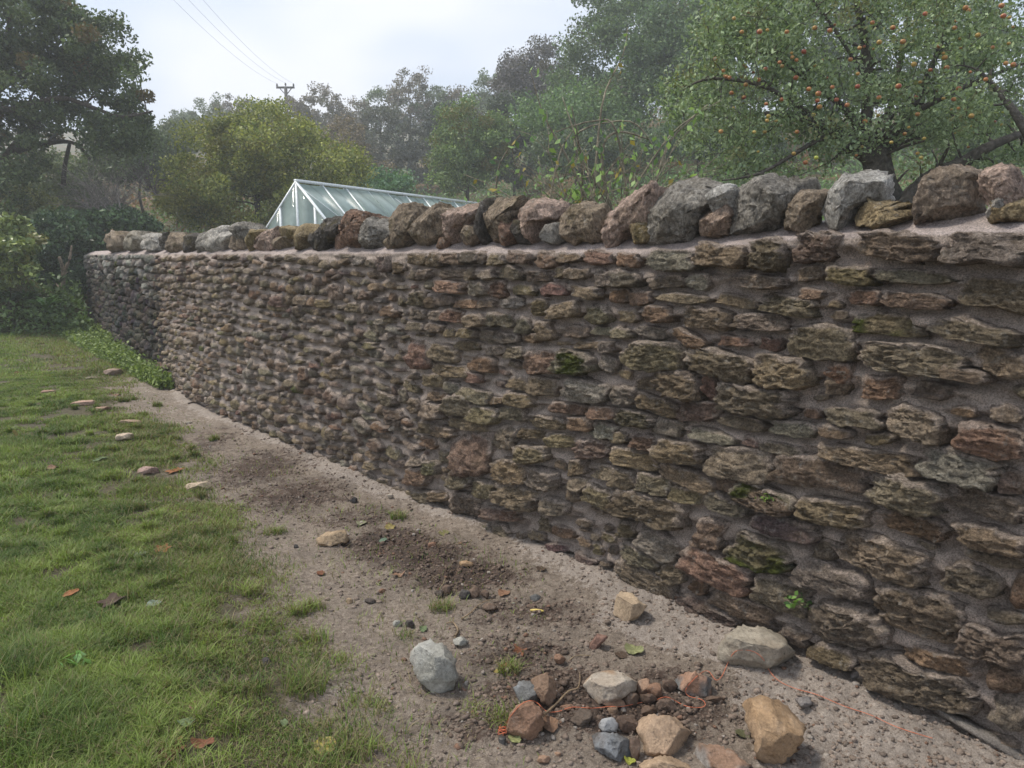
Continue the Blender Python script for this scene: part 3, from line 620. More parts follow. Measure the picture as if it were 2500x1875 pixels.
cw(1300, 420, 3.687, [
 ('p', [(-130,400),(-100,340),(-20,280),(60,258),(140,255),(220,340),(250,440),(130,470),(60,500),(40,600),(-10,620),(-80,520)]), ('G', [(75,570),(80,500),(190,480),(250,480),(275,600),(210,615),(140,620)]),
 ('b', [(285,650),(250,470),(280,350),(360,310),(560,300),(670,350),(640,480),(620,620),(560,620),(480,600),(420,640)]),
 ('p', [(635,690),(630,640),(640,440),(690,260),(740,230),(860,215),(1000,150),(1090,125),(1160,160),(1190,250),(1150,350),(1110,470),(960,490),(870,560),(800,600),(740,640),(690,700)]),
 ('o', [(860,625),(860,550),(950,500),(1100,475),(1110,540),(1080,610)]), ('W', [(1600,300),(1660,140),(1780,140),(1860,200),(1875,270),(1830,340),(1650,360)]),
 ('G', [(1080,700),(1075,630),(1110,540),(1130,400),(1200,250),(1280,150),(1360,85),(1450,75),(1560,90),(1660,140),(1700,250),(1560,380),(1500,520),(1400,600),(1250,660),(1130,715)]),
 ('t', [(1520,560),(1510,480),(1560,390),(1650,345),(1850,315),(1800,450),(1740,520),(1600,570)]),
 ('G', [(1745,580),(1770,490),(1850,320),(1880,190),(1960,120),(2100,115),(2212,140),(2385,63),(2472,199),(2342,240),(2288,394),(2150,480),(1950,590),(1850,600)])])
cw(1850, 380, 3.403, [
 ('b', [(240,580),(270,420),(300,350),(420,345),(550,320),(570,380),(520,520),(440,560),(380,600),(300,590)]),
 ('W', [(525,600),(515,480),(560,330),(620,225),(680,210),(760,260),(850,150),(880,137),(960,150),(1020,210),(1070,280),(1075,400),(900,410),(800,480),(720,530),(660,600),(600,620)]),
 ('o', [(805,560),(830,490),(920,410),(1080,400),(1280,400),(1290,460),(1150,500),(1060,510),(960,560),(870,585)]),
 ('p', [(1820,250),(1880,120),(2000,120),(2110,150),(2190,270),(2200,390),(2080,420),(1960,420),(1880,430),(1800,440)]),
 ('B', [(1265,530),(1280,400),(1310,270),(1500,180),(1750,115),(1880,120),(1870,250),(1830,400),(1840,490),(1700,520),(1560,545),(1400,530),(1330,550)]),
 ('w', [(1890,460),(1920,370),(2030,355),(2100,410),(1970,465)]), ('o', [(1900,530),(1960,450),(2100,410),(2250,390),(2400,420),(2400,490),(2100,510)])])
CPC = dict(b=(.26, .205, .15), w=(.42, .39, .345), g=(.28, .25, .20), d=(.085, .075, .065), G=(.25, .23, .20), o=(.28, .215, .125), p=(.38, .28, .225), r=(.22, .14, .10), W=(.44, .42, .385), t=(.34, .25, .19), B=(.28, .22, .17))
for k, (c, poly) in enumerate(CP):
    P2 = np.array(poly); noff = -.10
    s, z = wall_from_px(P2[:, 0], P2[:, 1], -.1); th0 = min(.12, .36*max(np.ptp(z), min(np.ptp(s), .3)) + .02); noff = -(-.005 + th0)
    s, z = wall_from_px(P2[:, 0], P2[:, 1], noff); wpx = np.ptp(P2[:, 0]); wd = np.ptp(s); ht = np.ptp(z)
    thick = th0
    z = np.where(z < z.min() + .25*ht, z - .02, z + .018 + .06*ht*rng.uniform(-.3, 1.2))
    cs, cz = (s.max()+s.min())/2, (z.max()+z.min())/2
    if k == 999: pass
    cuts = [((rng.normal(0, .5), .25+rng.normal(0, .4), 1), rng.uniform(.62, .85)), ((rng.normal(0, .8), -.6, .9), rng.uniform(.6, .85)), ((rng.normal(0, 1), .7, .6), rng.uniform(.75, .92))]
    V, Fq = lump(np.stack([s, z], 1), None, thick, 100+k, 20 if wpx > 60 else 10, 72 if wpx > 60 else 30, 1.35, cuts, 4.5)
    W = wall_pt(V[:, 0], noff + V[:, 2], V[:, 1])
    ft = fbm(W*14, 4, 60)[:, None]; Cc = np.array(CPC[c])*1.22*(1 + .35*ft)
    ms = (smooth(.1, .5, fbm(W*10, 3, 64)) * (c in 'bod'))[:, None]*.6; Cc = Cc*(1-ms) + np.array((.13, .105, .035))*ms
    o = mk('coping_stone', W, Fq, M_COPING, np.clip(Cc, .02, .8), wall, loc=wall_pt(np.array([cs]), noff, cz)[0])
for k in range(4):                              # beyond the right edge of the photograph
    s0 = .2 + k*.36; zt = float(wall_top(s0)) + .06
    V, Fq = lump(np.array([(s0-.14, zt), (s0-.1, zt+.2), (s0+.03, zt+.26), (s0+.15, zt+.17), (s0+.14, zt-.02)]), None, .13, 300+k)
    mk('coping_stone', wall_pt(V[:, 0], -.12+V[:, 2], V[:, 1]), Fq, M_COPING, np.array(CPC['bGpo'[k]])*np.ones((len(V), 1)), wall, loc=wall_pt(np.array([s0]), -.12, zt)[0])
# slate tile edge at the foot, right
o = None

def bvh_of(o):
    me = o.data; return BVHTree.FromPolygons([o.matrix_world @ v.co if False else v.co + o.location for v in me.vertices], [tuple(p.vertices) for p in me.polygons])
LOOSE = []
def loose(win_, poly, col, label, name='loose_stone', cat='stone', group=None, depth=.85, cuts=None, rough=1.0, sink=.012, cols=None):
    ox, oy, k = win_; P2 = np.array([(ox + a/k, oy + b/k) for a, b in poly])
    yb = P2[:, 1].max(); cx = (P2[:, 0].max()+P2[:, 0].min())/2; cy = (P2[:, 1].max()+P2[:, 1].min())/2
    fb = onz(cx, yb); fb = onz(cx, yb, gz(fb[0], fb[1])); db = np.hypot(*fb[:2]); wd = np.ptp(P2[:, 0])/F*np.hypot(db, EYE)
    r = ray(cx, cy); rh = np.hypot(r[0], r[1]); Dc = db + .36*wd*depth; t = Dc/rh; C0 = np.array([0, 0, EYE]) + r*t
    f = r/np.linalg.norm(r); rt = np.cross(f, [0, 0, 1]); rt /= np.linalg.norm(rt); up = np.cross(rt, f)
    R2 = ray(P2[:, 0], P2[:, 1]); tt = ((C0 - [0, 0, EYE]) @ f)/(R2 @ f); Q = np.array([0, 0, EYE]) + R2*tt[:, None] - C0
    loc2 = np.stack([Q @ rt, Q @ up], 1); g0 = fb[2]
    ang = math.atan2(-f[2], math.hypot(f[0], f[1]))
    if cuts is None:
        cuts = [((rng.normal(0, .25), math.cos(ang)+rng.normal(0, .12), math.sin(ang)), rng.uniform(.72, .86)),
                ((rng.normal(-.5, .3), rng.normal(-.1, .2), .9), rng.uniform(.62, .8)), ((rng.normal(.6, .3), rng.normal(0, .2), .8), rng.uniform(.62, .82))]
    n = 17 if wd > .08 else 8
    seed = 400+len(LOOSE)
    V, Fq = lump(loc2, None, wd*.5*depth, seed, n, 56 if wd > .08 else 24, rough*.8, cuts, 3.6)
    W = C0 + V[:, :1]*rt + V[:, 1:2]*up - V[:, 2:3]*f
    W[:, 2] = np.maximum(W[:, 2], g0 - sink - .01)
    if W[:, 2].min() > g0 - sink: W[:, 2] = np.where(W[:, 2] < g0 + .3*(W[:, 2].max()-g0), W[:, 2] - (W[:, 2].min() - g0 + sink), W[:, 2])
    c0 = W.mean(0); c0[2] = W[:, 2].min()
    base = np.array(col); ft = fbm(W*22, 3, 60)[:, None]; Cc = base*(1 + .25*ft)
    if cols is not None:
        m = smooth(-.1, .25, fbm(W*12 + 5, 3, 63))[:, None]; Cc = Cc*(1-m) + np.array(cols)*m*(1+.25*ft)
    o = mk(name, W, Fq, M_ROCK, np.clip(Cc, .02, .8), loc=c0, label=label, cat=cat, group=group); LOOSE.append(o); return o
WP, WG, WQ, WS_ = (700, 1140, 2.257), (1180, 1400, 2.698), (0, 1140, 2.257), (0, 500, 2.592)
def ell(cx, cy, w_, h_):
    t = np.linspace(0, 2*np.pi, 9, endpoint=False) + rng.uniform(0, .6); q = 1 + rng.normal(0, .1, 9)
    return [(cx + .52*w_*math.cos(a)*b, cy + .52*h_*math.sin(a)*b) for a, b in zip(t, q)]
tan, ochre, pale, redb, grey, dark, brown = (.42, .31, .20), (.36, .24, .14), (.46, .40, .33), (.26, .15, .10), (.34, .33, .29), (.075, .07, .068), (.17, .12, .09)
loose(WP, [(160,400),(210,360),(330,345),(345,390),(320,420),(220,445),(170,430)], tan, 'small angular tan stone alone on the trodden dirt, nearest the grass edge mid path')
loose(WP, [(672,1040),(700,980),(800,940),(890,975),(935,1060),(950,1180),(930,1220),(820,1260),(740,1180),(700,1110)], grey, 'tall blocky grey-white stone standing alone on the dirt, lichened pale top', cols=(.42, .41, .37), depth=.9,
      cuts=[((.1, .8, .55), .74), ((-.9, -.1, .5), .78), ((.15, -.35, 1), .72)])
loose(WP, [(1798,780),(1850,685),(1900,700),(1940,750),(1988,780),(1910,860),(1850,850),(1800,820)], (.46, .35, .24), 'cream angular stone with a hollowed top on the sand close to the wall foot', cuts=[((0, .9, .5), .6), ((-.6, -.3, .8), .75), ((.8, -.2, .7), .7)])
loose(WG, [(1535,520),(1570,470),(1700,350),(1850,345),(1960,400),(2010,470),(2055,580),(1960,640),(1850,650),(1600,590),(1540,560)], (.33, .29, .23), 'largest flat grey slab of stone against the wall foot, orange string over it', cuts=[((.05, .9, .45), .62), ((-.1, -.5, 1), .7), ((.9, -.1, .5), .8)])
loose(WG, [(1705,850),(1780,810),(1900,815),(2010,850),(2130,990),(2100,1100),(1960,1260),(1880,1290),(1800,1180),(1790,1080),(1740,980)], ochre, 'big wedge shaped ochre stone on the pale sand, right of the rubble pile', cols=(.42, .29, .18), cuts=[((.1, .6, .8), .66), ((-.9, -.1, .5), .72), ((.6, -.6, .5), .82)])
loose(WG, [(650,700),(720,660),(850,630),(980,650),(1025,710),(1000,760),(880,840),(740,870),(680,790)], (.44, .38, .31), 'white and tan blocky stone at the back of the rubble pile', cols=(.36, .24, .15), cuts=[((.05, .9, .5), .6), ((-.3, -.4, 1), .7), ((.9, 0, .5), .8)])
loose(WG, [(310,690),(340,650),(420,650),(480,700),(490,800),(450,880),(400,860),(330,760)], (.24, .16, .11), 'upright brown stone leaning on the blue-grey one at the pile left')
loose(WG, [(195,760),(230,710),(310,700),(400,830),(390,870),(290,840),(215,860)], (.17, .168, .16), 'blue-grey flaked stone left of the upright brown stone', cols=(.34, .35, .36))
loose(WG, [(150,1000),(240,880),(310,840),(380,890),(405,1000),(340,1120),(260,1100),(190,1060)], (.27, .165, .11), 'rusty brown angular stone beside the string peg')
loose(WG, [(575,970),(640,880),(700,890),(725,930),(700,1000),(650,1020)], (.15, .115, .09), 'small dark brown cube shaped stone in the rubble pile under the string')
loose(WG, [(755,1010),(790,940),(850,945),(890,1000),(880,1050),(790,1050)], (.19, .185, .18), 'small speckled grey stone between the dark cube and the charcoal stone', cols=(.4, .4, .4))
loose(WG, [(712,1060),(740,1035),(880,1050),(950,1080),(1005,1180),(990,1230),(880,1250),(780,1220),(730,1150)], (.115, .11, .105), 'charcoal grey rough stone at the front of the rubble pile', cols=(.22, .23, .24))
loose(WG, [(1000,950),(1100,940),(1230,935),(1330,1010),(1380,1050),(1310,1110),(1290,1200),(1060,1210),(1040,1100),(1000,1030)], (.42, .30, .205), 'large peach tan stone in the middle of the rubble pile front', cuts=[((0, .75, .7), .72), ((-.9, -.2, .4), .8), ((.7, -.4, .7), .72)])
loose(WG, [(1030,1260),(1080,1210),(1180,1195),(1300,1210),(1370,1270),(1390,1330),(1300,1420),(1080,1420),(1020,1340)], (.43, .31, .205), 'peach tan stone cut by the bottom edge of the photo')
loose(WG, [(1370,1180),(1420,1120),(1520,1115),(1640,1160),(1740,1240),(1770,1290),(1700,1370),(1450,1370),(1380,1240)], (.42, .39, .36), 'pale white and rust streaked stone at the bottom edge, left of the ochre wedge', cols=(.30, .19, .13))
loose(WG, [(1260,690),(1290,650),(1400,640),(1500,690),(1505,790),(1440,830),(1340,790),(1280,740)], (.17, .17, .165), 'blue-grey stone with an orange face, string looping over it', cols=(.36, .22, .15))
loose(WG, [(1125,880),(1160,830),(1230,820),(1285,890),(1240,920),(1160,920)], (.18, .13, .10), 'rounded dark brown stone with the string curling over its top')
loose(WG, [(815,890),(880,870),(890,940),(830,940)], (.28, .19, .13), 'tiny squarish tan-brown stone just under the white and tan blocky stone')
sm = [(1050,740,90,110,'small dark wedge stone right against the white and tan blocky stone'), (1130,770,100,90,'small reddish stone between the blocky stone and the orange faced one'), (970,830,110,90,'small dark stone tucked under the right end of the blocky stone'),
      (1080,830,120,80,'small brown stone above the string, left of the rounded one'), (950,1000,150,120,'dark brown stone pressed against the left side of the large peach stone'), (1090,910,110,80,'small brown stone below the string, left of the rounded one'),
      (1235,745,110,90,'small shadowed dark stone left of the orange faced stone'), (870,858,150,60,'low flat brown stone beneath the white and tan blocky stone'), (1520,830,130,50,'thin flat brown flake behind the string loop'),
      (500,560,80,60,'little rounded red-brown stone left of the thin red flake'), (340,160,80,50,'little blue-grey pebble near the yellow stub'), (550,885,120,45,'low flat reddish flake crossed by the string near the twig'),
      (1000,1150,70,130,'narrow brown stone squeezed between charcoal and peach stones'), (400,1225,90,60,'small pinkish stone by the bottom edge below the peg'), (490,1190,45,35,'tiny tan pebble below the brown leaf')]
for a, b, c, d, l in sm: loose(WG, ell(a, b, c, d), (.34, .22, .15) if 'pinkish' in l or 'tan' in l else ((.16, .157, .15) if 'blue' in l else ((.25, .15, .10) if 'red' in l else (.13, .09, .068))), l)
loose(WG, [(690,480),(760,410),(820,400),(820,440),(740,500)], (.25, .15, .115), 'thin red-brown flake tilted on edge above the olive leaf', depth=.5)
for a, b, c, d, l, cc in [(460,738,65,38,'small black-brown clod left of the dark soil mound',dark), (345,738,35,36,'tiny grey-tan pebble farthest left of the dark soil mound',tan), (880,675,60,50,'small brown stone, leftmost of the row on the dark soil',brown), (980,700,62,55,'small dark stone, second in the row on the dark soil',dark),
     (1035,690,55,60,'small brown stone, third in the row on the dark soil',brown), (1095,700,42,42,'smallest brown stone at the right end of the row on the dark soil',brown), (840,695,50,40,'black crumb of stone beside the leftmost brown one of the row',dark), (960,960,78,60,'small grey stone just behind the tall grey-white block',grey),
     (990,535,75,36,'flat tan-brown flake lying on the dark soil mound',ochre), (680,865,52,48,'dark clod between the bare twig and the grass tuft',dark), (610,862,55,38,'grey crumbly stone left of the dark clod by the twig',grey), (1350,770,55,35,'small dark brown stone behind the yellow stub',brown),
     (1120,770,80,55,'half buried grey-brown stone by the curled rust leaf',brown), (528,683,42,28,'small reddish stone at the near edge of the dark soil mound',redb), (800,430,48,32,'small red-brown clod on top of the dark soil mound',redb), (370,183,42,34,'small dark pebble on the far damp patch beside a bare twig',dark), (572,158,34,22,'tiny white pebble near the wall foot beyond the soil mound',pale), (52,437,28,24,'tiny black pebble left of the small tan stone',dark)]:
    loose(WP, ell(a, b, c, d), cc, l)
for a, b, c, d, l, cc in [(305,1185,122,34,'flat pink stone lying farthest left in the lawn',(.42,.26,.20)), (535,1253,150,36,'long thin pale pink stone on the lawn, second from the left',(.45,.30,.23)), (650,1290,108,34,'small flat pink-brown stone on the lawn beside the long thin one',(.38,.25,.19)),
     (825,1378,158,42,'flat tan stone straddling the lawn edge, left of the path',(.46,.33,.24)), (795,1470,138,56,'cream stone on the lawn edge nearer than the flat tan one',(.50,.40,.30)), (715,1058,118,44,'pinkish tan stone by the nettles at the far end of the path',(.38,.28,.22)), (1195,1378,50,16,'tiny white chip on the far part of the path',pale), (460,965,24,10,'tiny pale stone on the worn line across the far lawn',pale)]:
    loose(WS_, ell(a, b, c, d), cc, l, depth=.6)
loose(WQ, ell(815, 20, 138, 46), (.36,.25,.21), 'rosy flat stone with a dark underside on the lawn edge', depth=.6)
loose(WQ, [(1017,105),(1040,88),(1140,76),(1170,95),(1165,112),(1085,141),(1035,135)], (.50,.40,.29), 'cream oblong stone just off the grass beside the orange leaf', depth=.7)
loose(WQ, ell(1468, 1068, 48, 40), dark, 'dark round pebble at the lawn edge nearest the big grass tuft')
# clods, gravel and crumbs
ico = None
def crumbs(n, region, size, name, colf, seed):
    r2 = np.random.default_rng(seed); t = (1+5**.5)/2
    B = np.array([(-1,t,0),(1,t,0),(-1,-t,0),(1,-t,0),(0,-1,t),(0,1,t),(0,-1,-t),(0,1,-t),(t,0,-1),(t,0,1),(-t,0,-1),(-t,0,1)])/1.9
    Fi = np.array([(0,11,5),(0,5,1),(0,1,7),(0,7,10),(0,10,11),(1,5,9),(5,11,4),(11,10,2),(10,7,6),(7,1,8),(3,9,4),(3,4,2),(3,2,6),(3,6,8),(3,8,9),(4,9,5),(2,4,11),(6,2,10),(8,6,7),(9,8,1)])
    x, y = region(r2, n); n = len(x); z = ground_h(x, y)
    sc = size(r2, n, x, y)[:, None]*r2.uniform(.6, 1.3, (n, 3))*np.array([1, 1, .65])
    V = B[None]*sc[:, None, :]*(1 + r2.normal(0, .16, (n, 12, 1))); a = r2.uniform(0, 6.28, n); ca, sa = np.cos(a)[:, None], np.sin(a)[:, None]
    V = np.stack([V[..., 0]*ca - V[..., 1]*sa, V[..., 0]*sa + V[..., 1]*ca, V[..., 2]], -1) + np.stack([x, y, z + sc[:, 2]*.25], 1)[:, None]
    Fx = (Fi[None] + np.arange(n)[:, None, None]*12).reshape(-1, 3); C = np.repeat(colf(r2, n, x, y), 12, 0)
    return mk(name, V.reshape(-1, 3), Fx, M_ROCK, C, kind='stuff', label=None)
def reg_soil(r2, n):
    x = r2.uniform(-2.6, 1.8, n*12); y = r2.uniform(1.6, 6.8, n*12); g, d, s = masks(x, y); k = r2.random(n*12) < (d**1.5*.9 + .14*s + .05)*(1-g)*(3.2/np.maximum(y, 2))**2
    k &= x < np.interp(y, _Y, _X) - .02
    return x[k][:n], y[k][:n]
def col_soil(r2, n, x, y):
    g, d, s = masks(x, y); c = np.array((.115, .078, .058))*(d[:, None]) + np.array((.27, .215, .175))*(1-d[:, None]); c = c*r2.uniform(.6, 1.35, (n, 1))
    k = r2.random(n) < .03; c[k] = np.array((.36, .32, .28)); k = r2.random(n) < .04; c[k] = np.array((.22, .13, .09)); return c
o = crumbs(11000, reg_soil, lambda r2, n, x, y: .0035 + .009*r2.random(n)**4.5 + .003*r2.random(n), 'soil_crumbs', col_soil, 5)
tag(o, 'crumbs of dark soil and gravel scattered over the dirt beside the wall', 'gravel')
# ------------------------------------------------------------------ leaf clouds, trees
LEAFK = 2.1                                # one knob for the leaf albedo
def leafcloud(P, size, colA, colB, r2, aspect=.55, droop=0, up=.0, fold=True, spread=.0):
    """one diamond leaf at every point of P; colours between A and B"""
    n = len(P); s = size*r2.uniform(.6, 1.3, n)
    d = r2.normal(size=(n, 3)); d[:, 2] -= droop; d /= np.linalg.norm(d, axis=1)[:, None]
    m = r2.normal(size=(n, 3)); m[:, 2] += up; w_ = np.cross(d, m); w_ /= np.linalg.norm(w_, axis=1)[:, None]+1e-9
    nn = np.cross(w_, d)
    a = P - d*s[:, None]*.5; b = P + d*s[:, None]*.5
    c = P + w_*(s*aspect*.5)[:, None] + nn*(s*.08)[:, None] - d*(s*.05)[:, None]; e = P - w_*(s*aspect*.5)[:, None] + nn*(s*.08)[:, None] - d*(s*.05)[:, None]
    V = np.stack([a, c, b, e], 1).reshape(-1, 3); Fq = np.arange(4*n).reshape(-1, 4)
    t = r2.random((n, 1))**1.1; C = np.array(colA)*(1-t) + np.array(colB)*t; C = C*r2.uniform(.75, 1.35, (n, 1))*LEAFK
    return V, Fq, np.repeat(C, 4, 0)
def crown_pts(ells, Y, depth, n, r2):
    """cluster centres inside ellipses traced in the photo, spread in depth about Y"""
    ar = np.array([e[2]*e[3] for e in ells], float); k = r2.choice(len(ells), n, p=ar/ar.sum()); out_ = []
    for q in k:
        cx, cy, rx, ry = ells[q]; a = r2.uniform(0, 2*np.pi); r = r2.random()**.42
        u, v = r*math.cos(a), r*math.sin(a); dz = math.sqrt(max(0, 1-r*r))*r2.uniform(-1, 1)*depth
        out_.append(atd(cx + u*rx, cy + v*ry, Y + dz))
    return np.array(out_)
def tree(name, label, ells, Y, depth, base, ncl, nlf, lsize, cr_, colA, colB, trunk_r, limbs=(), seed=1, cat='tree', group=None, bark=(.075, .06, .05), leaf_mat=None, twig=.35, tint=None, basez=None, parent_thing=None, nbr=None, kindc=None, seg=6, droop=.2, zscale=.75):
    r2 = np.random.default_rng(seed); cl = crown_pts(ells, Y, depth, ncl, r2)
    b = atd(base[0], base[1], Y); hz = float(hill_z(np.array([b[0]]), np.array([b[1]]))[0]) if basez is None else basez
    b[2] = hz - .1; root = thing(name, b, label, cat, group); parts = []
    nodes = []; 
    top = cl.mean(0); fork = b*.45 + top*.55; fork[:2] = b[:2]*.8 + top[:2]*.2
    if not limbs:
        tp = smoothpath([b, b*.5 + fork*.5 + r2.normal(0, .06, 3), fork, fork*.5+top*.5 + r2.normal(0, .1, 3), top], 4); tr = np.linspace(trunk_r, trunk_r*.35, len(tp))
        parts.append((tp, tr))
    for P3, r0, r1 in limbs:
        tp = smoothpath(np.array(P3), 4); parts.append((tp, np.linspace(r0, r1, len(tp))))
    for tp, tr in parts:
        nodes += [(p, r) for p, r in zip(tp, tr)]
    NP = np.array([q[0] for q in nodes]); NR = np.array([q[1] for q in nodes])
    oo = np.argsort(np.linalg.norm(cl - fork, axis=1)); cnt = 0; nb = len(oo) if nbr is None else nbr
    for i in oo[np.linspace(0, len(oo)-1, min(nb, len(oo))).astype(int)]:
        c = cl[i]; dd = np.linalg.norm(NP - c, axis=1) + .35*np.maximum(0, NP[:, 2] - c[2]) - NR*3; j = int(np.argmin(dd)); p = NP[j]; l = np.linalg.norm(c-p)
        if l < .05: continue
        mid = (p+c)/2 + r2.normal(0, .10*l, 3) + np.array([0, 0, .06*l]); tp = smoothpath([p, mid, c], 4); r0 = min(NR[j]*.7, .012*l*2 + trunk_r*.05 + .004)
        tr = np.linspace(r0, max(.004, r0*.3), len(tp)); parts.append((tp, tr)); NP = np.vstack([NP, tp[3:]]); NR = np.r_[NR, tr[3:]]
    tb = merge([(*tube(tp, tr, seg if tr[0] > .03 else 4), bark) for tp, tr in parts])
    trunk_o = mk('trunk', tb[0], tb[1], M_BARK, tb[2]*rng.uniform(.8, 1.2, (len(tb[0]), 1)), root, flat=False)
    if nlf > 0:
        per = max(1, nlf//ncl); P = np.repeat(cl, per, 0); u = r2.normal(size=P.shape); u /= np.linalg.norm(u, axis=1)[:, None]
        rad = cr_*np.repeat(r2.uniform(.55, 1.35, ncl), per)*r2.random(len(P))**.45; P = P + u*rad[:, None]*np.array([1, 1, zscale])
        kc = np.repeat(r2.random(ncl), per)[:, None]
        V, Fq, C = leafcloud(P, lsize, colA, colB, r2, droop=droop)
        C = C*(1 + .35*(np.repeat(kc, 4, 0)-.5))
        if tint is not None:                    # autumn tint on some clumps
            tk = np.repeat(np.repeat(r2.random(ncl) < tint[1], per), 4); C[tk] = C[tk]*.35 + np.array(tint[0])*.65*r2.uniform(.7, 1.2, (tk.sum(), 1))
        mk('crown', V, Fq, leaf_mat or M_LEAF, C, root)
    return root, cl, NP
GY, GYL = (.034, .050, .022), (.10, .135, .045)
# oak on the left
oak_l = [([atd(-75, 560, 20), atd(-70, 350, 20), atd(-50, 150, 20), atd(-30, -60, 20)], .42, .16), ([atd(-70, 330, 20), atd(-20, 245, 19.6), atd(40, 235, 19.4), atd(130, 212, 19.2), (atd(200, 232, 19)), atd(262, 252, 18.8), atd(330, 240, 18.7)], .11, .02),
         ([atd(-60, 240, 20), atd(0, 188, 20), atd(68, 148, 20), atd(120, 100, 20.3), atd(160, 50, 20.5)], .13, .03), ([atd(-72, 420, 20), atd(0, 350, 20), atd(60, 283, 20.3), atd(130, 222, 20.5), atd(180, 160, 20.5)], .13, .03),
         ([atd(-60, 200, 20), atd(5, 140, 19.8), atd(20, 60, 19.8), atd(40, -30, 19.8)], .13, .04), ([atd(-60, 400, 20), atd(30, 330, 20.6), atd(120, 307, 21), atd(165, 312, 21), atd(195, 345, 21)], .10, .03), ([atd(137, 400, 21.5), atd(140, 360, 21.3), atd(150, 312, 21)], .07, .05)]
oak_e = [(40, 40, 120, 95), (125, 110, 95, 95), (205, 100, 75, 75), (255, 165, 65, 60), (60, 190, 110, 80), (160, 285, 110, 55), (315, 232, 38, 28), (312, 262, 32, 22), (40, 330, 75, 75), (15, 415, 55, 55), (265, 290, 60, 40), (-60, 120, 80, 160)]
tree('oak_tree', 'large dark oak whose spreading limbs fill the upper left corner', oak_e, 20, 2.2, (-75, 560), 330, 52000, .115, .36, (.022, .034, .016), (.065, .085, .035), .42, oak_l, 11, tint=((.16, .09, .035), .06))
# rounded yellowing tree and neighbours
yt_e = [(560, 300, 120, 68), (500, 345, 130, 90), (430, 405, 85, 75), (650, 350, 115, 85), (720, 375, 65, 60), (540, 430, 170, 70), (400, 440, 60, 40), (600, 470, 80, 40)]
tree('field_maple', 'broad rounded yellow-green tree behind the greenhouse gable', yt_e, 22, 2.6, (560, 520), 210, 62000, .10, .50, (.05, .068, .02), (.17, .17, .045), .16, seed=12, tint=((.27, .235, .06), .33))
tree('hazel_bush', 'upright oval bush yellowing on its left side, midway up the slope', [(1010, 300, 80, 85), (985, 360, 65, 55), (1050, 320, 50, 70)], 30, 1.6, (1010, 420), 150, 22000, .12, .44, (.05, .08, .035), (.125, .16, .06), .1, seed=13, tint=((.20, .15, .04), .16))
# wood on the right hand slope
WG_ = 'tall trees of the wood on the right hand slope'
wood = [((.034, .055, .03), (.085, .115, .05), [(1350, 110, 115, 110), (1290, 150, 90, 80), (1310, 40, 80, 60), (1420, 40, 90, 90)], 36, 'tallest broad green tree of the wood, cresting against the sky', .08),
        ((.05, .045, .05), (.095, .085, .09), [(1165, 150, 62, 60), (1120, 190, 60, 45), (1200, 200, 60, 50)], 44, 'dusky purple-grey tree at the left shoulder of the wood', .10),
        ((.03, .05, .028), (.08, .115, .05), [(1450, 130, 110, 110), (1500, 60, 100, 90), (1400, 210, 90, 60)], 33, 'dark green tree of the wood just left of the apple boughs', .06),
        ((.035, .058, .03), (.085, .12, .055), [(1590, 120, 120, 110), (1620, 30, 110, 80), (1560, 220, 90, 60)], 31, 'green tree of the wood seen through the left edge of the apple tree', .05),
        ((.045, .075, .035), (.10, .145, .06), [(1260, 235, 75, 45), (1180, 250, 60, 35), (1340, 250, 60, 30)], 32, 'low pale green tree under the tallest one of the wood', .04),
        ((.03, .05, .028), (.075, .11, .05), [(1780, 60, 130, 110), (1760, 180, 110, 80)], 35, 'wood tree directly behind the left half of the apple crown', .05),
        ((.03, .05, .03), (.075, .105, .05), [(2010, 80, 150, 130), (2160, 170, 110, 110), (1950, 210, 110, 70)], 34, 'wood tree behind the right half of the apple crown', .05)]
for k, (ca, cb, es, Y, lab, tn) in enumerate(wood):
    tree('woodland_tree', lab, es, Y, 3.0, (es[0][0]+10, 360), 130, 26000 if k != 4 else 12000, .155, .78, ca, cb, .22, seed=20+k, group=WG_, tint=((.12, .10, .05), tn), nbr=120)
# ridge line of bare reddish scrub trees
ridge = [(385, 275, 32, 42), (450, 238, 48, 36), (508, 232, 45, 36), (560, 240, 50, 32), (632, 238, 55, 34), (695, 222, 45, 46), (755, 232, 52, 38), (822, 222, 55, 44), (885, 196, 50, 46), (940, 215, 45, 42), (1000, 215, 45, 36), (1062, 190, 52, 44), (330, 300, 40, 30)]
rl = ['small grey-green tree where the ridge meets the oak', 'bare twiggy tree left of the pole on the ridge, second from the oak', 'low twiggy tree between the bare one and the pole', 'purple thicket tree at the left of the pole foot', 'purple thicket tree at the right of the pole foot', 'reddish twiggy tree with a tall left tuft, right of the pole', 'flat-topped purple scrub tree right of the reddish one', 'purple scrub tree left of the tallest ridge tree', 'tallest twiggy ridge tree with horned top shoots', 'round dusky tree just right of the horned ridge tree', 'small ridge tree in the dip before the wood', 'dark rounded tree where the ridge joins the wood', 'small dusky tree half hidden behind the oak tip']
for k, e in enumerate(ridge):
    cx, cy, rx, ry = e; cy += 16; ry *= .85; e = (cx, cy, rx, ry); up_ = [(cx + rng.uniform(-.6, .6)*rx, cy - ry*1.0, 6, 12) for _ in range(3)]
    es = [e, (cx, cy+38, rx*1.1, 40)] + up_
    if k == 8: es += [(905, 160, 8, 14), (872, 165, 8, 12), (915, 152, 10, 5)]
    c0, c1 = ((.065, .055, .05), (.13, .11, .095)) if k not in (0, 1, 3, 7, 9, 11, 12) else ((.05, .065, .045), (.11, .13, .085))
    tree('scrub_tree', rl[k], es, 58, 2.6, (cx, cy+90), 90, 7500, .17, .48, c0, c1, .16, seed=40+k, group='scrub trees along the ridge', nbr=80, bark=(.09, .075, .075), tint=((.10, .11, .06), .2), seg=4)
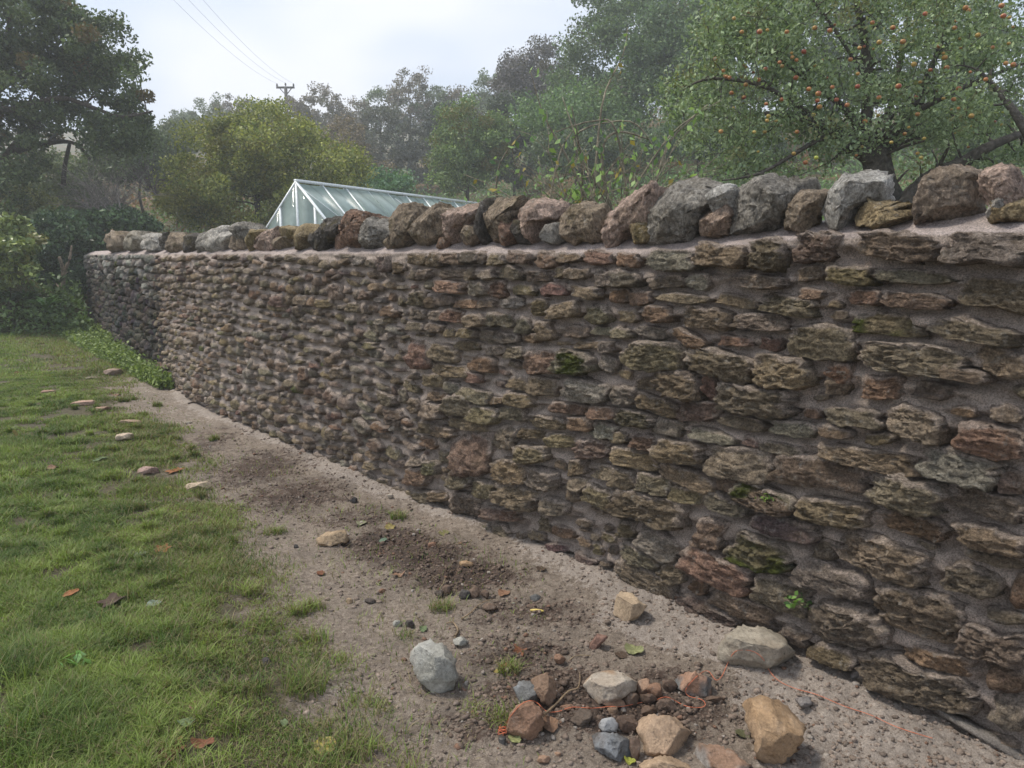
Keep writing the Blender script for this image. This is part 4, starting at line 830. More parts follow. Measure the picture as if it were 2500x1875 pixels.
mid = [((745, 320, 48, 62), (800, 395, 50, 50), 41, 'brownish thinning bush right of the yellow-green tree', (.07, .055, .04), (.15, .115, .075)), ((840, 300, 75, 68), (880, 370, 70, 55), 44, 'wide purple-green bush under the horned ridge tree', (.045, .048, .045), (.09, .09, .08)),
       ((960, 260, 40, 45), (930, 330, 50, 60), 46, 'dark bush behind the left shoulder of the oval bush', (.022, .028, .026), (.05, .055, .045)), ((1110, 260, 60, 60), (1110, 340, 60, 60), 38, 'dark shaded bush in the gap between oval bush and wood', (.022, .03, .024), (.05, .06, .04)),
       ((830, 405, 52, 32), (800, 415, 40, 25), 27, 'low blue-green bush just above the greenhouse ridge', (.03, .065, .035), (.07, .12, .06)), ((300, 320, 60, 50), (250, 350, 60, 40), 27, 'dark green bush under the hanging oak tip', (.03, .045, .025), (.07, .09, .04)),
       ((110, 380, 90, 50), (150, 430, 90, 40), 26, 'shadowed green bush below the oak boughs', (.035, .05, .025), (.08, .095, .04)), ((375, 300, 38, 30), (360, 350, 35, 40), 30, 'grey-green bush between oak and yellow-green tree', (.045, .055, .04), (.09, .10, .07)),
       ((1240, 330, 90, 40), (1350, 320, 80, 35), 28, 'dark undergrowth bush at the foot of the wood', (.03, .045, .03), (.07, .09, .045)), ((1500, 300, 90, 35), (1620, 310, 70, 30), 27, 'dark undergrowth bush left of the apple trunk hollow', (.03, .05, .03), (.07, .10, .05)),
       ((2120, 330, 70, 45), (2050, 260, 70, 50), 20, 'green bush behind the low right limb of the apple tree', (.035, .055, .03), (.09, .12, .05)), ((20, 470, 50, 40), (60, 450, 40, 30), 21, 'yellowing bush at the left edge under the oak', (.05, .06, .02), (.13, .13, .045))]
for k, (a, b, Y, lab, c0, c1) in enumerate(mid):
    tree('hillside_bush', lab, [a, b], Y, 1.8, (a[0], b[1]+20), 110, 11000, .12 if Y < 35 else .16, .42, c0, c1, .07, seed=70+k, group='bushes on the lower slope', cat='bush', nbr=50, seg=4)
# twiggy bare shrubs
def twigs(name, label, roots, Y, n, length, spread, r0, col, seed, cat='shrub', extra=None, leaves=None):
    r2 = np.random.default_rng(seed); b = atd(*roots[0], Y); root = thing(name, b, label, cat); parts = []; tips = []
    for q in range(n):
        a = atd(*roots[r2.integers(len(roots))], Y + r2.uniform(-.4, .4)*spread); d = np.array([r2.normal(0, .55), r2.normal(0, .3), 1]); d /= np.linalg.norm(d); l = length*r2.uniform(.5, 1.1)
        P = [a]; 
        for s in range(5): d = d + r2.normal(0, .16, 3) + np.array([d[0]*.1, 0, -.04]); d /= np.linalg.norm(d); P.append(P[-1] + d*l/5)
        parts.append((np.array(P), np.linspace(r0*r2.uniform(.6, 1.1), .0015, 6))); tips += P[2:]
        for s in range(3):
            k = r2.integers(1, 5); a2 = P[k]; d2 = d + r2.normal(0, .6, 3); d2 /= np.linalg.norm(d2); P2 = [a2]
            for s2 in range(3): d2 = d2 + r2.normal(0, .2, 3); d2 /= np.linalg.norm(d2); P2.append(P2[-1] + d2*l*.12)
            parts.append((np.array(P2), np.linspace(r0*.45, .0012, 4))); tips += P2[1:]
    for P, ra, rb in (extra or []): P = smoothpath(P, 5); parts.append((P, np.linspace(ra, rb, len(P)))); tips += list(P[3:])
    t = merge([(*tube(p, r, 4 if r[0] < .01 else 6), np.array(col)*r2.uniform(.6, 1.35)) for p, r in parts]); mk('stem', t[0], t[1], M_BARK, t[2], root, flat=False)
    if leaves:
        cnt, sz, cA, cB = leaves; tp = np.array(tips); P = tp[r2.integers(0, len(tp), cnt)] + r2.normal(0, sz*.5, (cnt, 3)); V, Fq, C = leafcloud(P, sz, cA, cB, r2, .6, droop=1.2)
        yl = np.repeat(r2.random(cnt) < .12, 4); C[yl] = np.array((.35, .28, .07)); mk('leaves', V, Fq, M_LEAF, C, root)
    return root
twigs('bare_shrub', 'grey leafless shrub of fine pale twigs between the oak and the ivy hedge', [(215, 455), (240, 460), (260, 455), (195, 455)], 19, 120, 1.45, 1.2, .010, (.24, .21, .19), 91)
twigs('bare_shrub', 'smaller purple-grey bare shrub beside the pale twiggy one', [(320, 415), (335, 420)], 21, 50, 1.4, 1, .010, (.13, .11, .115), 92)
Yh = 5.4
ex = [([atd(1078, 470, Yh), atd(1072, 400, Yh), atd(1084, 345, Yh), atd(1125, 290, Yh)], .008, .003), ([atd(1325, 470, Yh), atd(1306, 400, Yh), atd(1300, 340, Yh), atd(1312, 298, Yh), atd(1345, 285, Yh), atd(1400, 300, Yh)], .015, .006),
      ([atd(1290, 480, Yh), atd(1225, 340, Yh), atd(1175, 250, Yh), atd(1145, 150, Yh)], .010, .0025), ([atd(1300, 470, Yh+.2), atd(1245, 300, Yh), atd(1215, 210, Yh)], .009, .0025), ([atd(1400, 460, Yh), atd(1440, 320, Yh), atd(1490, 260, Yh), atd(1530, 225, Yh)], .012, .004),
      ([atd(1280, 470, Yh), atd(1300, 230, Yh), atd(1345, 120, Yh), atd(1356, 60, Yh)], .009, .002), ([atd(1360, 460, Yh), atd(1330, 280, Yh), atd(1280, 262, Yh), atd(1200, 285, Yh)], .010, .003), ([atd(1260, 470, Yh), atd(1255, 340, Yh), atd(1235, 230, Yh)], .009, .003),
      ([atd(1180, 470, Yh), atd(1210, 330, Yh), atd(1240, 280, Yh)], .010, .004), ([atd(1350, 440, Yh), atd(1450, 290, Yh), atd(1560, 215, Yh)], .008, .002), ([atd(1060, 440, Yh), atd(1020, 400, Yh)], .004, .002), ([atd(1600, 470, 4.4), atd(1680, 438, 4.4), atd(1730, 430, 4.4), atd(1800, 440, 4.4)], .006, .002), ([atd(1320, 440, Yh), atd(1240, 300, Yh), atd(1360, 262, Yh), atd(1420, 330, Yh)], .008, .003)]
twigs('straggly_shrub', 'straggly shrub of long bare whips and big drooping leaves behind the coping stones', [(1180, 500), (1250, 500), (1300, 500), (1350, 500), (1400, 500)], Yh, 52, .70, .8, .006, (.25, .22, .16), 93, extra=ex, leaves=(480, .055, (.05, .09, .035), (.16, .23, .08)))
# apple tree
YA = 8.0
apl = [([atd(1935, 560, YA), atd(1925, 450, YA), atd(1905, 400, YA), atd(1893, 345, YA), atd(1890, 320, YA)], .165, .14), ([atd(1893, 350, YA), atd(1845, 315, YA-.1), atd(1790, 275, YA-.2), atd(1720, 250, YA-.3), atd(1650, 245, YA-.3)], .10, .02),
       ([atd(1893, 340, YA), atd(1868, 290, YA), atd(1878, 200, YA+.1), atd(1868, 100, YA+.1), atd(1850, 0, YA), atd(1840, -60, YA)], .085, .015), ([atd(1897, 345, YA), atd(1960, 250, YA), atd(2010, 150, YA), atd(2060, 20, YA)], .07, .012),
       ([atd(1940, 470, YA-.2), atd(2000, 392, YA-.3), atd(2080, 352, YA-.4), atd(2130, 320, YA-.5), atd(2215, 285, YA-.5)], .10, .03), ([atd(1865, 300, YA), atd(1820, 230, YA), atd(1700, 140, YA), atd(1600, 90, YA)], .05, .01), ([atd(1900, 345, YA), atd(1930, 200, YA+.4), atd(1960, 60, YA+.5), atd(1970, -50, YA+.5)], .05, .01),
       ([atd(1800, 280, YA-.2), atd(1720, 330, YA-.5), atd(1640, 375, YA-.7), atd(1560, 390, YA-.7)], .03, .006), ([atd(2240, 330, YA-.9), atd(2200, 255, YA-.9), atd(2150, 190, YA-.7), atd(2110, 150, YA-.7)], .05, .015), ([atd(1890, 200, YA), atd(1800, 60, YA-.3), atd(1740, -20, YA-.3)], .03, .008), ([atd(1960, 250, YA), atd(2100, 180, YA-.3), atd(2230, 130, YA-.3)], .035, .008), ([atd(1790, 275, YA-.2), atd(1660, 190, YA-.4), atd(1540, 170, YA-.5), atd(1480, 190, YA-.5)], .03, .006)]
ap_e = [(1850, 90, 330, 130), (1620, 170, 150, 130), (1560, 290, 90, 80), (1680, 300, 150, 80), (1850, 240, 160, 90), (2080, 170, 170, 130), (2120, 290, 120, 70), (1980, 330, 90, 40), (1500, 210, 70, 60), (1600, 60, 110, 70), (1750, 30, 200, 70), (2100, 40, 150, 80), (1640, 370, 90, 35), (1850, -60, 380, 60), (2000, 400, 40, 20)]
aroot, acl, anp = tree('apple_tree', 'spreading apple tree laden with red and yellow apples behind the right of the wall', ap_e, YA, 1.15, (1935, 560), 900, 46000, .046, .19, (.065, .092, .05), (.17, .21, .12), .16, apl, 31, basez=.9, bark=(.10, .088, .075), tint=((.24, .22, .08), .06), seg=8, droop=.6, zscale=.8)
AP = [(1760,60),(1720,165),(1748,190),(1768,202),(1795,70),(2085,18),(1950,90),(1860,105),(1885,50),(2000,30),(2170,35),(2165,12),(2065,60),(2090,25),(1720,130),(1836,130),(1700,70),(1770,230),(1570,165),(1563,150),(1580,200),(1605,215),(1765,215),(1758,252),(1830,230),(1655,150),(1640,175),(1940,185),(1925,310),(2010,150),(2045,150),(1985,245),(1900,210),(1850,185),(1660,250),(1630,285),(1725,285),(1740,350),(1760,340),(1575,165),(1610,180),(1560,285),(1650,285),(2030,100),(2040,125),(1955,290),(2140,100),(2130,175),(2175,140),(2190,138),(2070,190),(2060,215),(1640,70),(1600,70),(1545,125),(1690,135),(1735,110),(1800,185),(1810,215),(1870,260),(1895,250),(2000,300),(2100,250),(1990,340),(1690,215),(1715,330),(1900,90),(1930,60),(1975,140),(2115,75)]
r2 = np.random.default_rng(77)
th_ = np.linspace(0, np.pi, 8); ph = np.linspace(0, 2*np.pi, 10, endpoint=False); TT, PP = np.meshgrid(th_, ph, indexing='ij')
rp = 1 - .22*np.exp(-(TT/.35)**2) - .10*np.exp(-((np.pi-TT)/.3)**2)
AV = np.stack([rp*np.sin(TT)*np.cos(PP), rp*np.sin(TT)*np.sin(PP), .9*rp*np.cos(TT)], -1).reshape(-1, 3)
i = np.arange(7)[:, None]*10; j = np.arange(10)[None]; AF = np.stack([i+j, i+10+j, i+10+(j+1) % 10, i+(j+1) % 10], -1).reshape(-1, 4)
more = [(float(r2.uniform(1560, 2190)), float(r2.uniform(15, 340))) for _ in range(75)]
for k, (a, b) in enumerate(AP + more):
    red = k < 60 or r2.random() < .45; big = k < len(AP); yel = (b > 230 and r2.random() < .7)
    c = np.array((.46, .11, .06) if red and not yel else (.50, .30, .07)) if not yel else np.array((.52, .38, .09))
    c = c*r2.uniform(.5, .85); c[1] *= r2.uniform(.8, 1.7) if red else 1
    p = atd(a + r2.normal(0, 2), b + r2.normal(0, 2), YA - (r2.uniform(.7, 1.25) if big else r2.uniform(-.3, 1.2))); s = (.023 if big else .017)*r2.uniform(.8, 1.15)*(.8 if yel else 1)
    o = mk('apple', AV*s + p, AF, M_APPLE, np.tile(np.clip(c, 0, 1), (len(AV), 1)), aroot, loc=p, flat=False)
# hedge and plants at the far left
ivy_e = [(225, 492, 95, 42), (290, 490, 45, 28), (170, 520, 50, 50), (110, 500, 55, 40), (120, 560, 70, 50), (200, 530, 45, 28)]
tree('ivy_hedge', 'dense dark ivy hedge mounded beyond the far end of the wall', ivy_e, 19, 1.5, (160, 640), 230, 24000, .12, .24, (.018, .032, .016), (.065, .10, .04), .06, seed=51, cat='hedge', leaf_mat=M_GLOSSLEAF, basez=0, bark=(.12, .10, .08), tint=((.14, .17, .06), .12), nbr=60)
tree('broadleaf_shrub', 'yellow-green round-leaved shrub at the left edge of the photo', [(25, 520, 60, 50), (0, 560, 60, 60), (40, 580, 40, 30)], 15, 1.0, (20, 640), 90, 5500, .13, .2, (.04, .06, .02), (.13, .15, .045), .04, seed=52, cat='shrub', basez=0, leaf_mat=M_GLOSSLEAF, tint=((.2, .17, .05), .15), nbr=30)
tree('small_tree', 'dark leaved little tree with a pale forked stem, left of the wall end', [(130, 500, 60, 40), (130, 600, 60, 45), (100, 545, 40, 40)], 17.2, .8, (130, 640), 110, 9000, .10, .22, (.015, .028, .015), (.05, .08, .035), .05, seed=53, cat='tree', basez=.3, leaf_mat=M_GLOSSLEAF, bark=(.24, .19, .14), nbr=30,
     limbs=[([atd(135, 640, 16.2), atd(137, 590, 16.2), atd(128, 555, 16.1)], .05, .03), ([atd(137, 590, 16.2), atd(150, 560, 16.2), atd(155, 530, 16.2)], .04, .015)])
# mossy bank
bc = onz(150*D, 690*D); t = np.linspace(0, 2*np.pi, 60, endpoint=False); q = np.linspace(0, 1, 22); QQ, T_ = np.meshgrid(q, t, indexing='ij')
def bank(cx_, cy_, rx, ry, hh, nm, lab, seed, kind_='bank'):
    x = cx_ + QQ*rx*np.cos(T_); y = cy_ + QQ*ry*np.sin(T_); z = hh*(1-QQ**2.6) - .05; V = np.stack([x.ravel(), y.ravel(), z.ravel()], 1)
    V += (np.array([1, 1, .8])*np.stack([fbm(V*1.6+s+seed, 3, 80+s) for s in (0, 5, 9)], 1))*.22
    i = np.arange(21)[:, None]*60; j = np.arange(60)[None]; k = (j+1) % 60; c = np.tile((.075, .082, .025), (len(V), 1))*(1+.5*fbm(V*2, 3, 90)[:, None]); m = smooth(.0, .3, fbm(V*1.3+3, 3, 91))[:, None]; c = c*(1-m)+np.array((.05, .04, .03))*m
    o = mk(nm, V, np.stack([i+j, i+60+j, i+60+k, i+k], -1).reshape(-1, 4), M_STONE, np.clip(c, .01, 1), loc=(cx_, cy_, 0)); o.location = (cx_, cy_, 0); return tag(o, lab, kind_)
bank(-10.6, 15.9, .85, 1.5, 1.15, 'mossy_bank', 'mossy earth bank slumped against the far end of the wall', 1)
bank(-12.6, 15.2, 1.4, 1.6, .75, 'mossy_bank', 'lower mossy bank behind the strap-leaved ferns', 7)
bank(-15.5, 17.5, 2.5, 1.6, 1.0, 'mossy_bank', 'shaded bank under the round-leaved shrub', 9)
# ferns with strap leaves
def strapfern(p, n, ln, wd, colr, seed, label, name='strap_fern', group=None):
    r2 = np.random.default_rng(seed); V, Fc, C = [], [], []
    for q in range(n):
        a = r2.uniform(0, 6.28); l = ln*r2.uniform(.6, 1.1); up_ = r2.uniform(.7, 1.3); t = np.linspace(0, 1, 7); out_ = t*l*.75; z = l*up_*(t - .62*t*t)
        w_ = wd*np.sin(np.pi*(t*.92+.05))**.6; d = np.array([math.cos(a), math.sin(a), 0]); s = np.array([-math.sin(a), math.cos(a), 0])
        c = np.array(p) + out_[:, None]*d + z[:, None]*[0, 0, 1]; v = np.stack([c - s*w_[:, None], c + s*w_[:, None]], 1).reshape(-1, 3); f = np.array([(2*k, 2*k+1, 2*k+3, 2*k+2) for k in range(6)])
        V.append(v); Fc.append(f); C.append(np.array(colr)*r2.uniform(.6, 1.4))
    m = merge(list(zip(V, Fc, C))); return mk(name, m[0], m[1], M_GLOSSLEAF, m[2], loc=p, label=label, cat='fern', group=group)
fp = [(100, 655, 14.2, .55, 'bright green strap-leaved fern in front of the mossy bank'), (60, 640, 15, .5, 'strap-leaved fern left of the bright one'), (20, 640, 15, .5, 'strap-leaved fern at the far left edge under the shrub'), (45, 600, 16, .5, 'upper strap-leaved fern under the round-leaved shrub'), (125, 600, 15.6, .4, 'small strap-leaved fern on the crest of the mossy bank'), (15, 600, 16.2, .5, 'dark strap-leaved fern high at the left edge')]
for k, (a, b, Y, ln, lb) in enumerate(fp):
    p = atd(a, b+14, Y); strapfern(p, 34, ln, .026, (.09, .17, .04) if k == 0 else (.05, .09, .03), 200+k, lb, group='strap-leaved ferns on the bank')
# ground cover by the old wall and around the bank
def groundcover(n, region, size, cA, cB, seed, name, label, h=.12, mat=None, aspect=.6):
    r2 = np.random.default_rng(seed); x, y, z = region(r2, n); P = np.stack([x, y, z + np.abs(r2.normal(0, h, len(x)))], 1); V, Fq, C = leafcloud(P, size, cA, cB, r2, aspect, up=2.0)
    return tag(mk(name, V, Fq, mat or M_LEAF, C, kind='stuff'), label, 'plants')
def reg_n(r2, n):
    y = r2.uniform(8.6, 17, n); xw = np.interp(y, _Y, _X); wd = np.clip(.18 + (y - 8.6)*.13, .15, 1.0); u = r2.random(n)**1.3; return xw - .05 - u*wd, y, ground_h(xw, y, False)
groundcover(17000, reg_n, .055, (.045, .07, .02), (.13, .165, .05), 301, 'weeds', 'bright green low weeds and nettles growing along the foot of the old wall', .075)
def reg_b(r2, n):
    y = r2.uniform(12.5, 18, n); x = np.interp(y, _Y, _X) - r2.uniform(.3, 8, n); k = (y > 14.2 + .25*np.abs(x+9.6)*0) ; return x[k], y[k], ground_h(x[k], y[k], False) + .55*smooth(14, 16, y[k])
groundcover(26000, reg_b, .10, (.03, .05, .02), (.09, .13, .045), 302, 'undergrowth', 'dark green undergrowth on the banks at the far left', .22)
# bracken and turf on the hill
r2 = np.random.default_rng(303)
u = r2.uniform(-300, 2500, 130000); yy = np.concatenate([r2.uniform(6, 26, 70000), r2.uniform(20, 62, 60000)]); xx = (u*D - 1250)/F*yy*1.02
kk = (xx > np.interp(yy, _Y, _X, left=9, right=-60) + .5) & ~((yy < 18.6) & (yy > 11.5) & (xx > -5) & (xx < .8)); xx, yy = xx[kk][:95000], yy[kk][:95000]
zz = hill_z(xx, yy); sz = np.where(yy < 26, .15, .26)[:, None]
P = np.stack([xx, yy, zz + r2.random(len(xx))*np.where(yy < 24, .35, .6)], 1)
V, Fq, C = leafcloud(P, 1.0, (.05, .085, .035), (.11, .17, .075), r2, .32, droop=.5, up=1.0)
Vc = V.reshape(-1, 4, 3); ctr = P[:, None]; V = (ctr + (Vc - ctr)*sz[:, None]).reshape(-1, 3)
on = fbm(np.stack([xx*.22, yy*.22, xx*0], 1), 3, 95) + .9*np.exp(-((xx+1.5)/4)**2-((yy-25)/7)**2) + .8*np.exp(-((xx+20)/5)**2-((yy-33)/7)**2) + .35*np.exp(-((xx-3.5)/1.5)**2 - ((yy-11)/3)**2)
m = np.repeat(smooth(.15, .4, on + r2.normal(0, .12, len(xx))), 4)[:, None]; C = C*(1-m) + np.array((.24, .13, .06))*r2.uniform(.6, 1.3, (len(xx), 1)).repeat(4, 0)*m
tag(mk('bracken', V, Fq, M_LEAF, C, kind='stuff'), 'green bracken and fern with russet patches covering the hillside', 'plants')
# grass in front
def blades(n, region, hgt, wd, nseg, seed, name, label):
    r2 = np.random.default_rng(seed); x, y = region(r2, n); n = len(x); z = ground_h(x, y); h = hgt(r2, x, y); a = r2.uniform(0, 2*np.pi, n); lean = r2.uniform(.2, 1.25, n)
    cl = fbm(p3(x*5, y*5), 3, 110); w_ = wd*r2.uniform(.6, 1.3, n)*np.maximum(1, y/3.4)
    d = np.stack([np.cos(a), np.sin(a), 0*a], 1); s = np.stack([-np.sin(a), np.cos(a), 0*a], 1); rows = []
    b0 = np.stack([x, y, z], 1)
    for k in range(nseg):
        t = k/nseg; c = b0 + d*(lean*h*t*t*1.1)[:, None] + np.array([0, 0, 1])*(h*(t - .28*lean*t*t))[:, None]; ww = w_*(1 - t*.6)
        rows += [c - s*ww[:, None]/2, c + s*ww[:, None]/2]
    tip = b0 + d*(lean*h*1.1)[:, None] + np.array([0, 0, 1])*(h*(1-.28*lean))[:, None]; rows.append(tip)
    m = len(rows); V = np.stack(rows, 1).reshape(-1, 3); base = np.arange(n)[:, None]*m
    Fq = np.concatenate([base + np.array([[2*k, 2*k+1, 2*k+3, 2*k+2]]) for k in range(nseg-1)]) if nseg > 1 else np.zeros((0, 4), int)
    Ft = base + np.array([[m-3, m-2, m-1]])
    t = np.clip(.5 + .9*cl + r2.normal(0, .22, n), 0, 1)[:, None]; C = np.array((.075, .135, .025))*(1-t) + np.array((.28, .36, .085))*t
    dry = r2.random(n) < .16 + .30*smooth(-.8, .0, x - np.interp(y, _gbw[_o2, 1], _gbw[_o2, 0])); C[dry] = np.array((.30, .25, .13))*r2.uniform(.5, 1.1, (dry.sum(), 1))
    C = np.repeat(C, m, 0)
    return tag(mk(name, V, [Fq, Ft], M_GRASS, C, kind='stuff'), label, 'grass')
def reg_grass(y0, y1, pw, xl_=-.74):
    def f(r2, n):
        N_ = n*6; y = y0 + (y1-y0)*r2.random(N_)**pw; x = y*r2.uniform(xl_, .05, N_); g, d, s = masks(x, y); cl = fbm(p3(x*4, y*4), 3, 120)
        k = r2.random(N_) < np.clip(g*1.1*(.62 + 1.5*cl) + .012, 0, 1); k &= x < np.interp(y, _Y, _X) - .3; return x[k][:n], y[k][:n]
    return f
def hg(r2, x, y):
    cl = fbm(p3(x*2.2, y*2.2), 3, 130); left = smooth(-.9, -1.5, x)*smooth(3.4, 2.2, y); return (.016 + .034*np.clip(cl*1.4 + .4, 0, 1.3) + .035*left)*r2.uniform(.4, 1.3, len(x))
blades(150000, reg_grass(1.7, 4.6, .9), hg, .0033, 3, 401, 'grass', 'short trodden green grass of the near lawn')
blades(120000, reg_grass(4.4, 10, .8), hg, .0033, 2, 402, 'grass', 'green lawn grass in the middle distance left of the path')
blades(60000, reg_grass(9.5, 18, .8), lambda r2, x, y: .05*r2.uniform(.5, 1.3, len(x)), .004, 1, 403, 'grass', 'yellow-green grass of the far end of the lawn')
def reg_tufts(r2, n):
    m = 700; cy = 1.8 + 6.5*r2.random(m)**1.1; cx = cy*r2.uniform(-.74, .02, m); g, d, s = masks(cx, cy); k = r2.random(m) < g*.9 + .04; cx, cy = cx[k], cy[k]
    q = r2.integers(0, len(cx), n); a = r2.uniform(0, 6.28, n); r = .05*r2.random(n)**.7*(.6 + (q % 7)/5); x = cx[q] + r*np.cos(a); y = cy[q] + r*np.sin(a)*.8; k = x < np.interp(y, _Y, _X) - .3; return x[k], y[k]
blades(42000, reg_tufts, lambda r2, x, y: .06*r2.uniform(.4, 1.3, len(x)), .0036, 3, 404, 'grass', 'taller tufts of grass scattered through the lawn')
def tuft(px, py, n, rad, h, label, win_, seed):
    ox, oy, k = win_; c = onz(ox+px/k, oy+py/k)
    def rg_(r2, m): a = r2.uniform(0, 6.28, m); r = rad*r2.random(m)**.7; return c[0] + r*np.cos(a), c[1] + r*np.sin(a)
    o = blades(n, rg_, lambda r2, x, y: h*r2.uniform(.5, 1.2, len(x)), .0032, 3, seed, 'grass_tuft', label); del o['kind']; o['group'] = 'grass tufts standing out of the dirt and lawn'; return o
for k, (a, b, n, rd, h, l, w_) in enumerate([(1680, 1240, 420, .085, .075, 'biggest spiky grass tuft out on the dirt, left of the grey-white block', WQ), (1190, 350, 350, .10, .06, 'grass clump at the lawn edge above the orange maple leaf', WQ), (670, 260, 420, .12, .06, 'dark grass clump in the middle of the lawn', WQ), (1000, 960, 350, .11, .08, 'grass tuft in the worn middle of the near lawn', WQ),
      (300, 1075, 60, .03, .03, 'small grass sprig left of the grey-white block', WP), (470, 1310, 90, .05, .03, 'small grass sprig below the grey-white block', WP), (1040, 1350, 70, .06, .03, 'sparse grass sprig left of the rusty brown stone', WP), (540, 1350, 60, .04, .03, 'thin grass sprig right of the small one below the block', WP), (120, 1560, 900, .22, .12, 'long grass clump in the bottom left corner', WQ), (80, 1180, 600, .16, .11, 'long brownish grass clump at the left edge', WQ), (1950, 1300, 60, .05, .03, 'thin grass sprig between the big tuft and the dirt', WQ), (660, 940, 60, .035, .03, 'bright little sprig behind the grey-white block', WP)]):
    tuft(a, b, n, rd, h, l, w_, 450+k)
# nettle-like seedling on the lawn and small plants in the wall
def herb(p, n, size, cA, cB, r, h, label, seed, name='weed'):
    r2 = np.random.default_rng(seed); a = r2.uniform(0, 6.28, n); q = r*r2.random(n)**.6; P = np.stack([q*np.cos(a), q*np.sin(a), h*(1 - (q/r)**2)*r2.uniform(.3, 1, n)], 1) + p
    V, Fq, C = leafcloud(P, size, cA, cB, r2, .62, up=2.5); st = [(*tube([p, P[i]], .0015, 4), (.1, .14, .05)) for i in range(0, n, 3)]; m = merge([(V, Fq, C)] + st)
    return mk(name, m[0], m[1], M_LEAF, m[2], loc=p, label=label, cat='weed')
p = onz(*(np.array([410, 1170])/2.257 + [0, 1140])); p[2] = gz(p[0], p[1]); herb(p, 26, .05, (.09, .16, .06), (.15, .25, .10), .10, .085, 'pale nettle seedling with toothed leaves in the near lawn', 501, 'nettle')
p = onz(*(np.array([730, 1380])/2.257 + [0, 1140])); p[2] = gz(p[0], p[1]); herb(p, 120, .016, (.05, .11, .03), (.09, .17, .05), .13, .02, 'patch of tiny clover leaves in the near lawn', 502, 'clover_patch')
def on_wall(px, py, n=.05): s, z = wall_from_px(np.array([px]), np.array([py]), n); return wall_pt(s, n, z)[0]
p = on_wall(1500+1140/2.538, 1200+700/2.538, .055); herb(p, 26, .028, (.03, .06, .02), (.08, .14, .03), .05, .05, 'small dark green weed sprouting from the wall above the grey slab', 503)
p = on_wall(1500+1690/4.424, 900+1400/4.424, .05); herb(p, 40, .016, (.04, .07, .015), (.10, .14, .03), .06, .02, 'clump of moss and tiny leaves on a mossy wall stone', 504, 'moss_clump')
# fallen leaves
def leaf_obj(win_, cx, cy, w_, h_, col, label, seed, curl=.25, lobed=False, upright=False, col2=None, name='fallen_leaf'):
    r2 = np.random.default_rng(seed); ox, oy, k = win_; px, py = ox+cx/k, oy+cy/k; c = onz(px, py); dist = np.hypot(np.hypot(*c[:2]), EYE); w_ *= .88; h_ *= .88; wl = w_/k/F*dist; dl = h_/k/F*dist/max(.35, math.sin(math.atan2(EYE, np.hypot(*c[:2]))))
    if upright: dl = h_/k/F*dist
    a = np.linspace(0, 2*np.pi, 28, endpoint=False); r = .5*(1 + (.28*np.cos(5*a) if lobed else .05*np.cos(9*a)))*(1 - .12*np.cos(a)); rings = []
    rot = r2.uniform(-.6, .6)
    for q in (.0, .35, .7, 1.0):
        x = q*r*np.cos(a)*wl; y = q*r*np.sin(a)*dl; z = curl*wl*((x/wl*2)**2*.5 + .18*np.sin(3*a + seed)*q*q) + .004 + .0015*np.cos(6*a)*q
        rings.append(np.stack([x*math.cos(rot)-y*math.sin(rot), x*math.sin(rot)+y*math.cos(rot), z], 1))
    V = np.concatenate(rings); 
    if upright: V = V[:, [0, 2, 1]]; V[:, 2] += dl*.5
    i = np.arange(3)[:, None]*28; j = np.arange(28)[None]; kq = (j+1) % 28; Fq = np.stack([i+j, i+kq, i+28+kq, i+28+j], -1).reshape(-1, 4)
    nx_ = 4*28; top_ = len(V); V2 = V - np.array([0, 0, .0012]); Fa = np.concatenate([Fq, Fq[:, ::-1] + top_]); V = np.vstack([V, V2])
    z0 = gz(c[0], c[1]); g = float(masks(np.array([c[0]]), np.array([c[1]]))[0][0]); V = V + [c[0], c[1], z0 + .002 + .010*g]
    C = np.tile(col, (len(V), 1))*r2.uniform(.5, 1.1, (len(V), 1))*.85
    if col2: m = (r2.random((len(V), 1)) < .4); C = np.where(m, np.array(col2), C)
    return mk(name, V, Fa, M_DRY, np.clip(C, .01, 1), loc=(c[0], c[1], z0), label=label, cat='leaf', flat=False)
OR, RU, YE, PG, BR, PK = (.40, .17, .07), (.24, .10, .05), (.42, .33, .11), (.19, .25, .12), (.12, .08, .055), (.40, .24, .16)
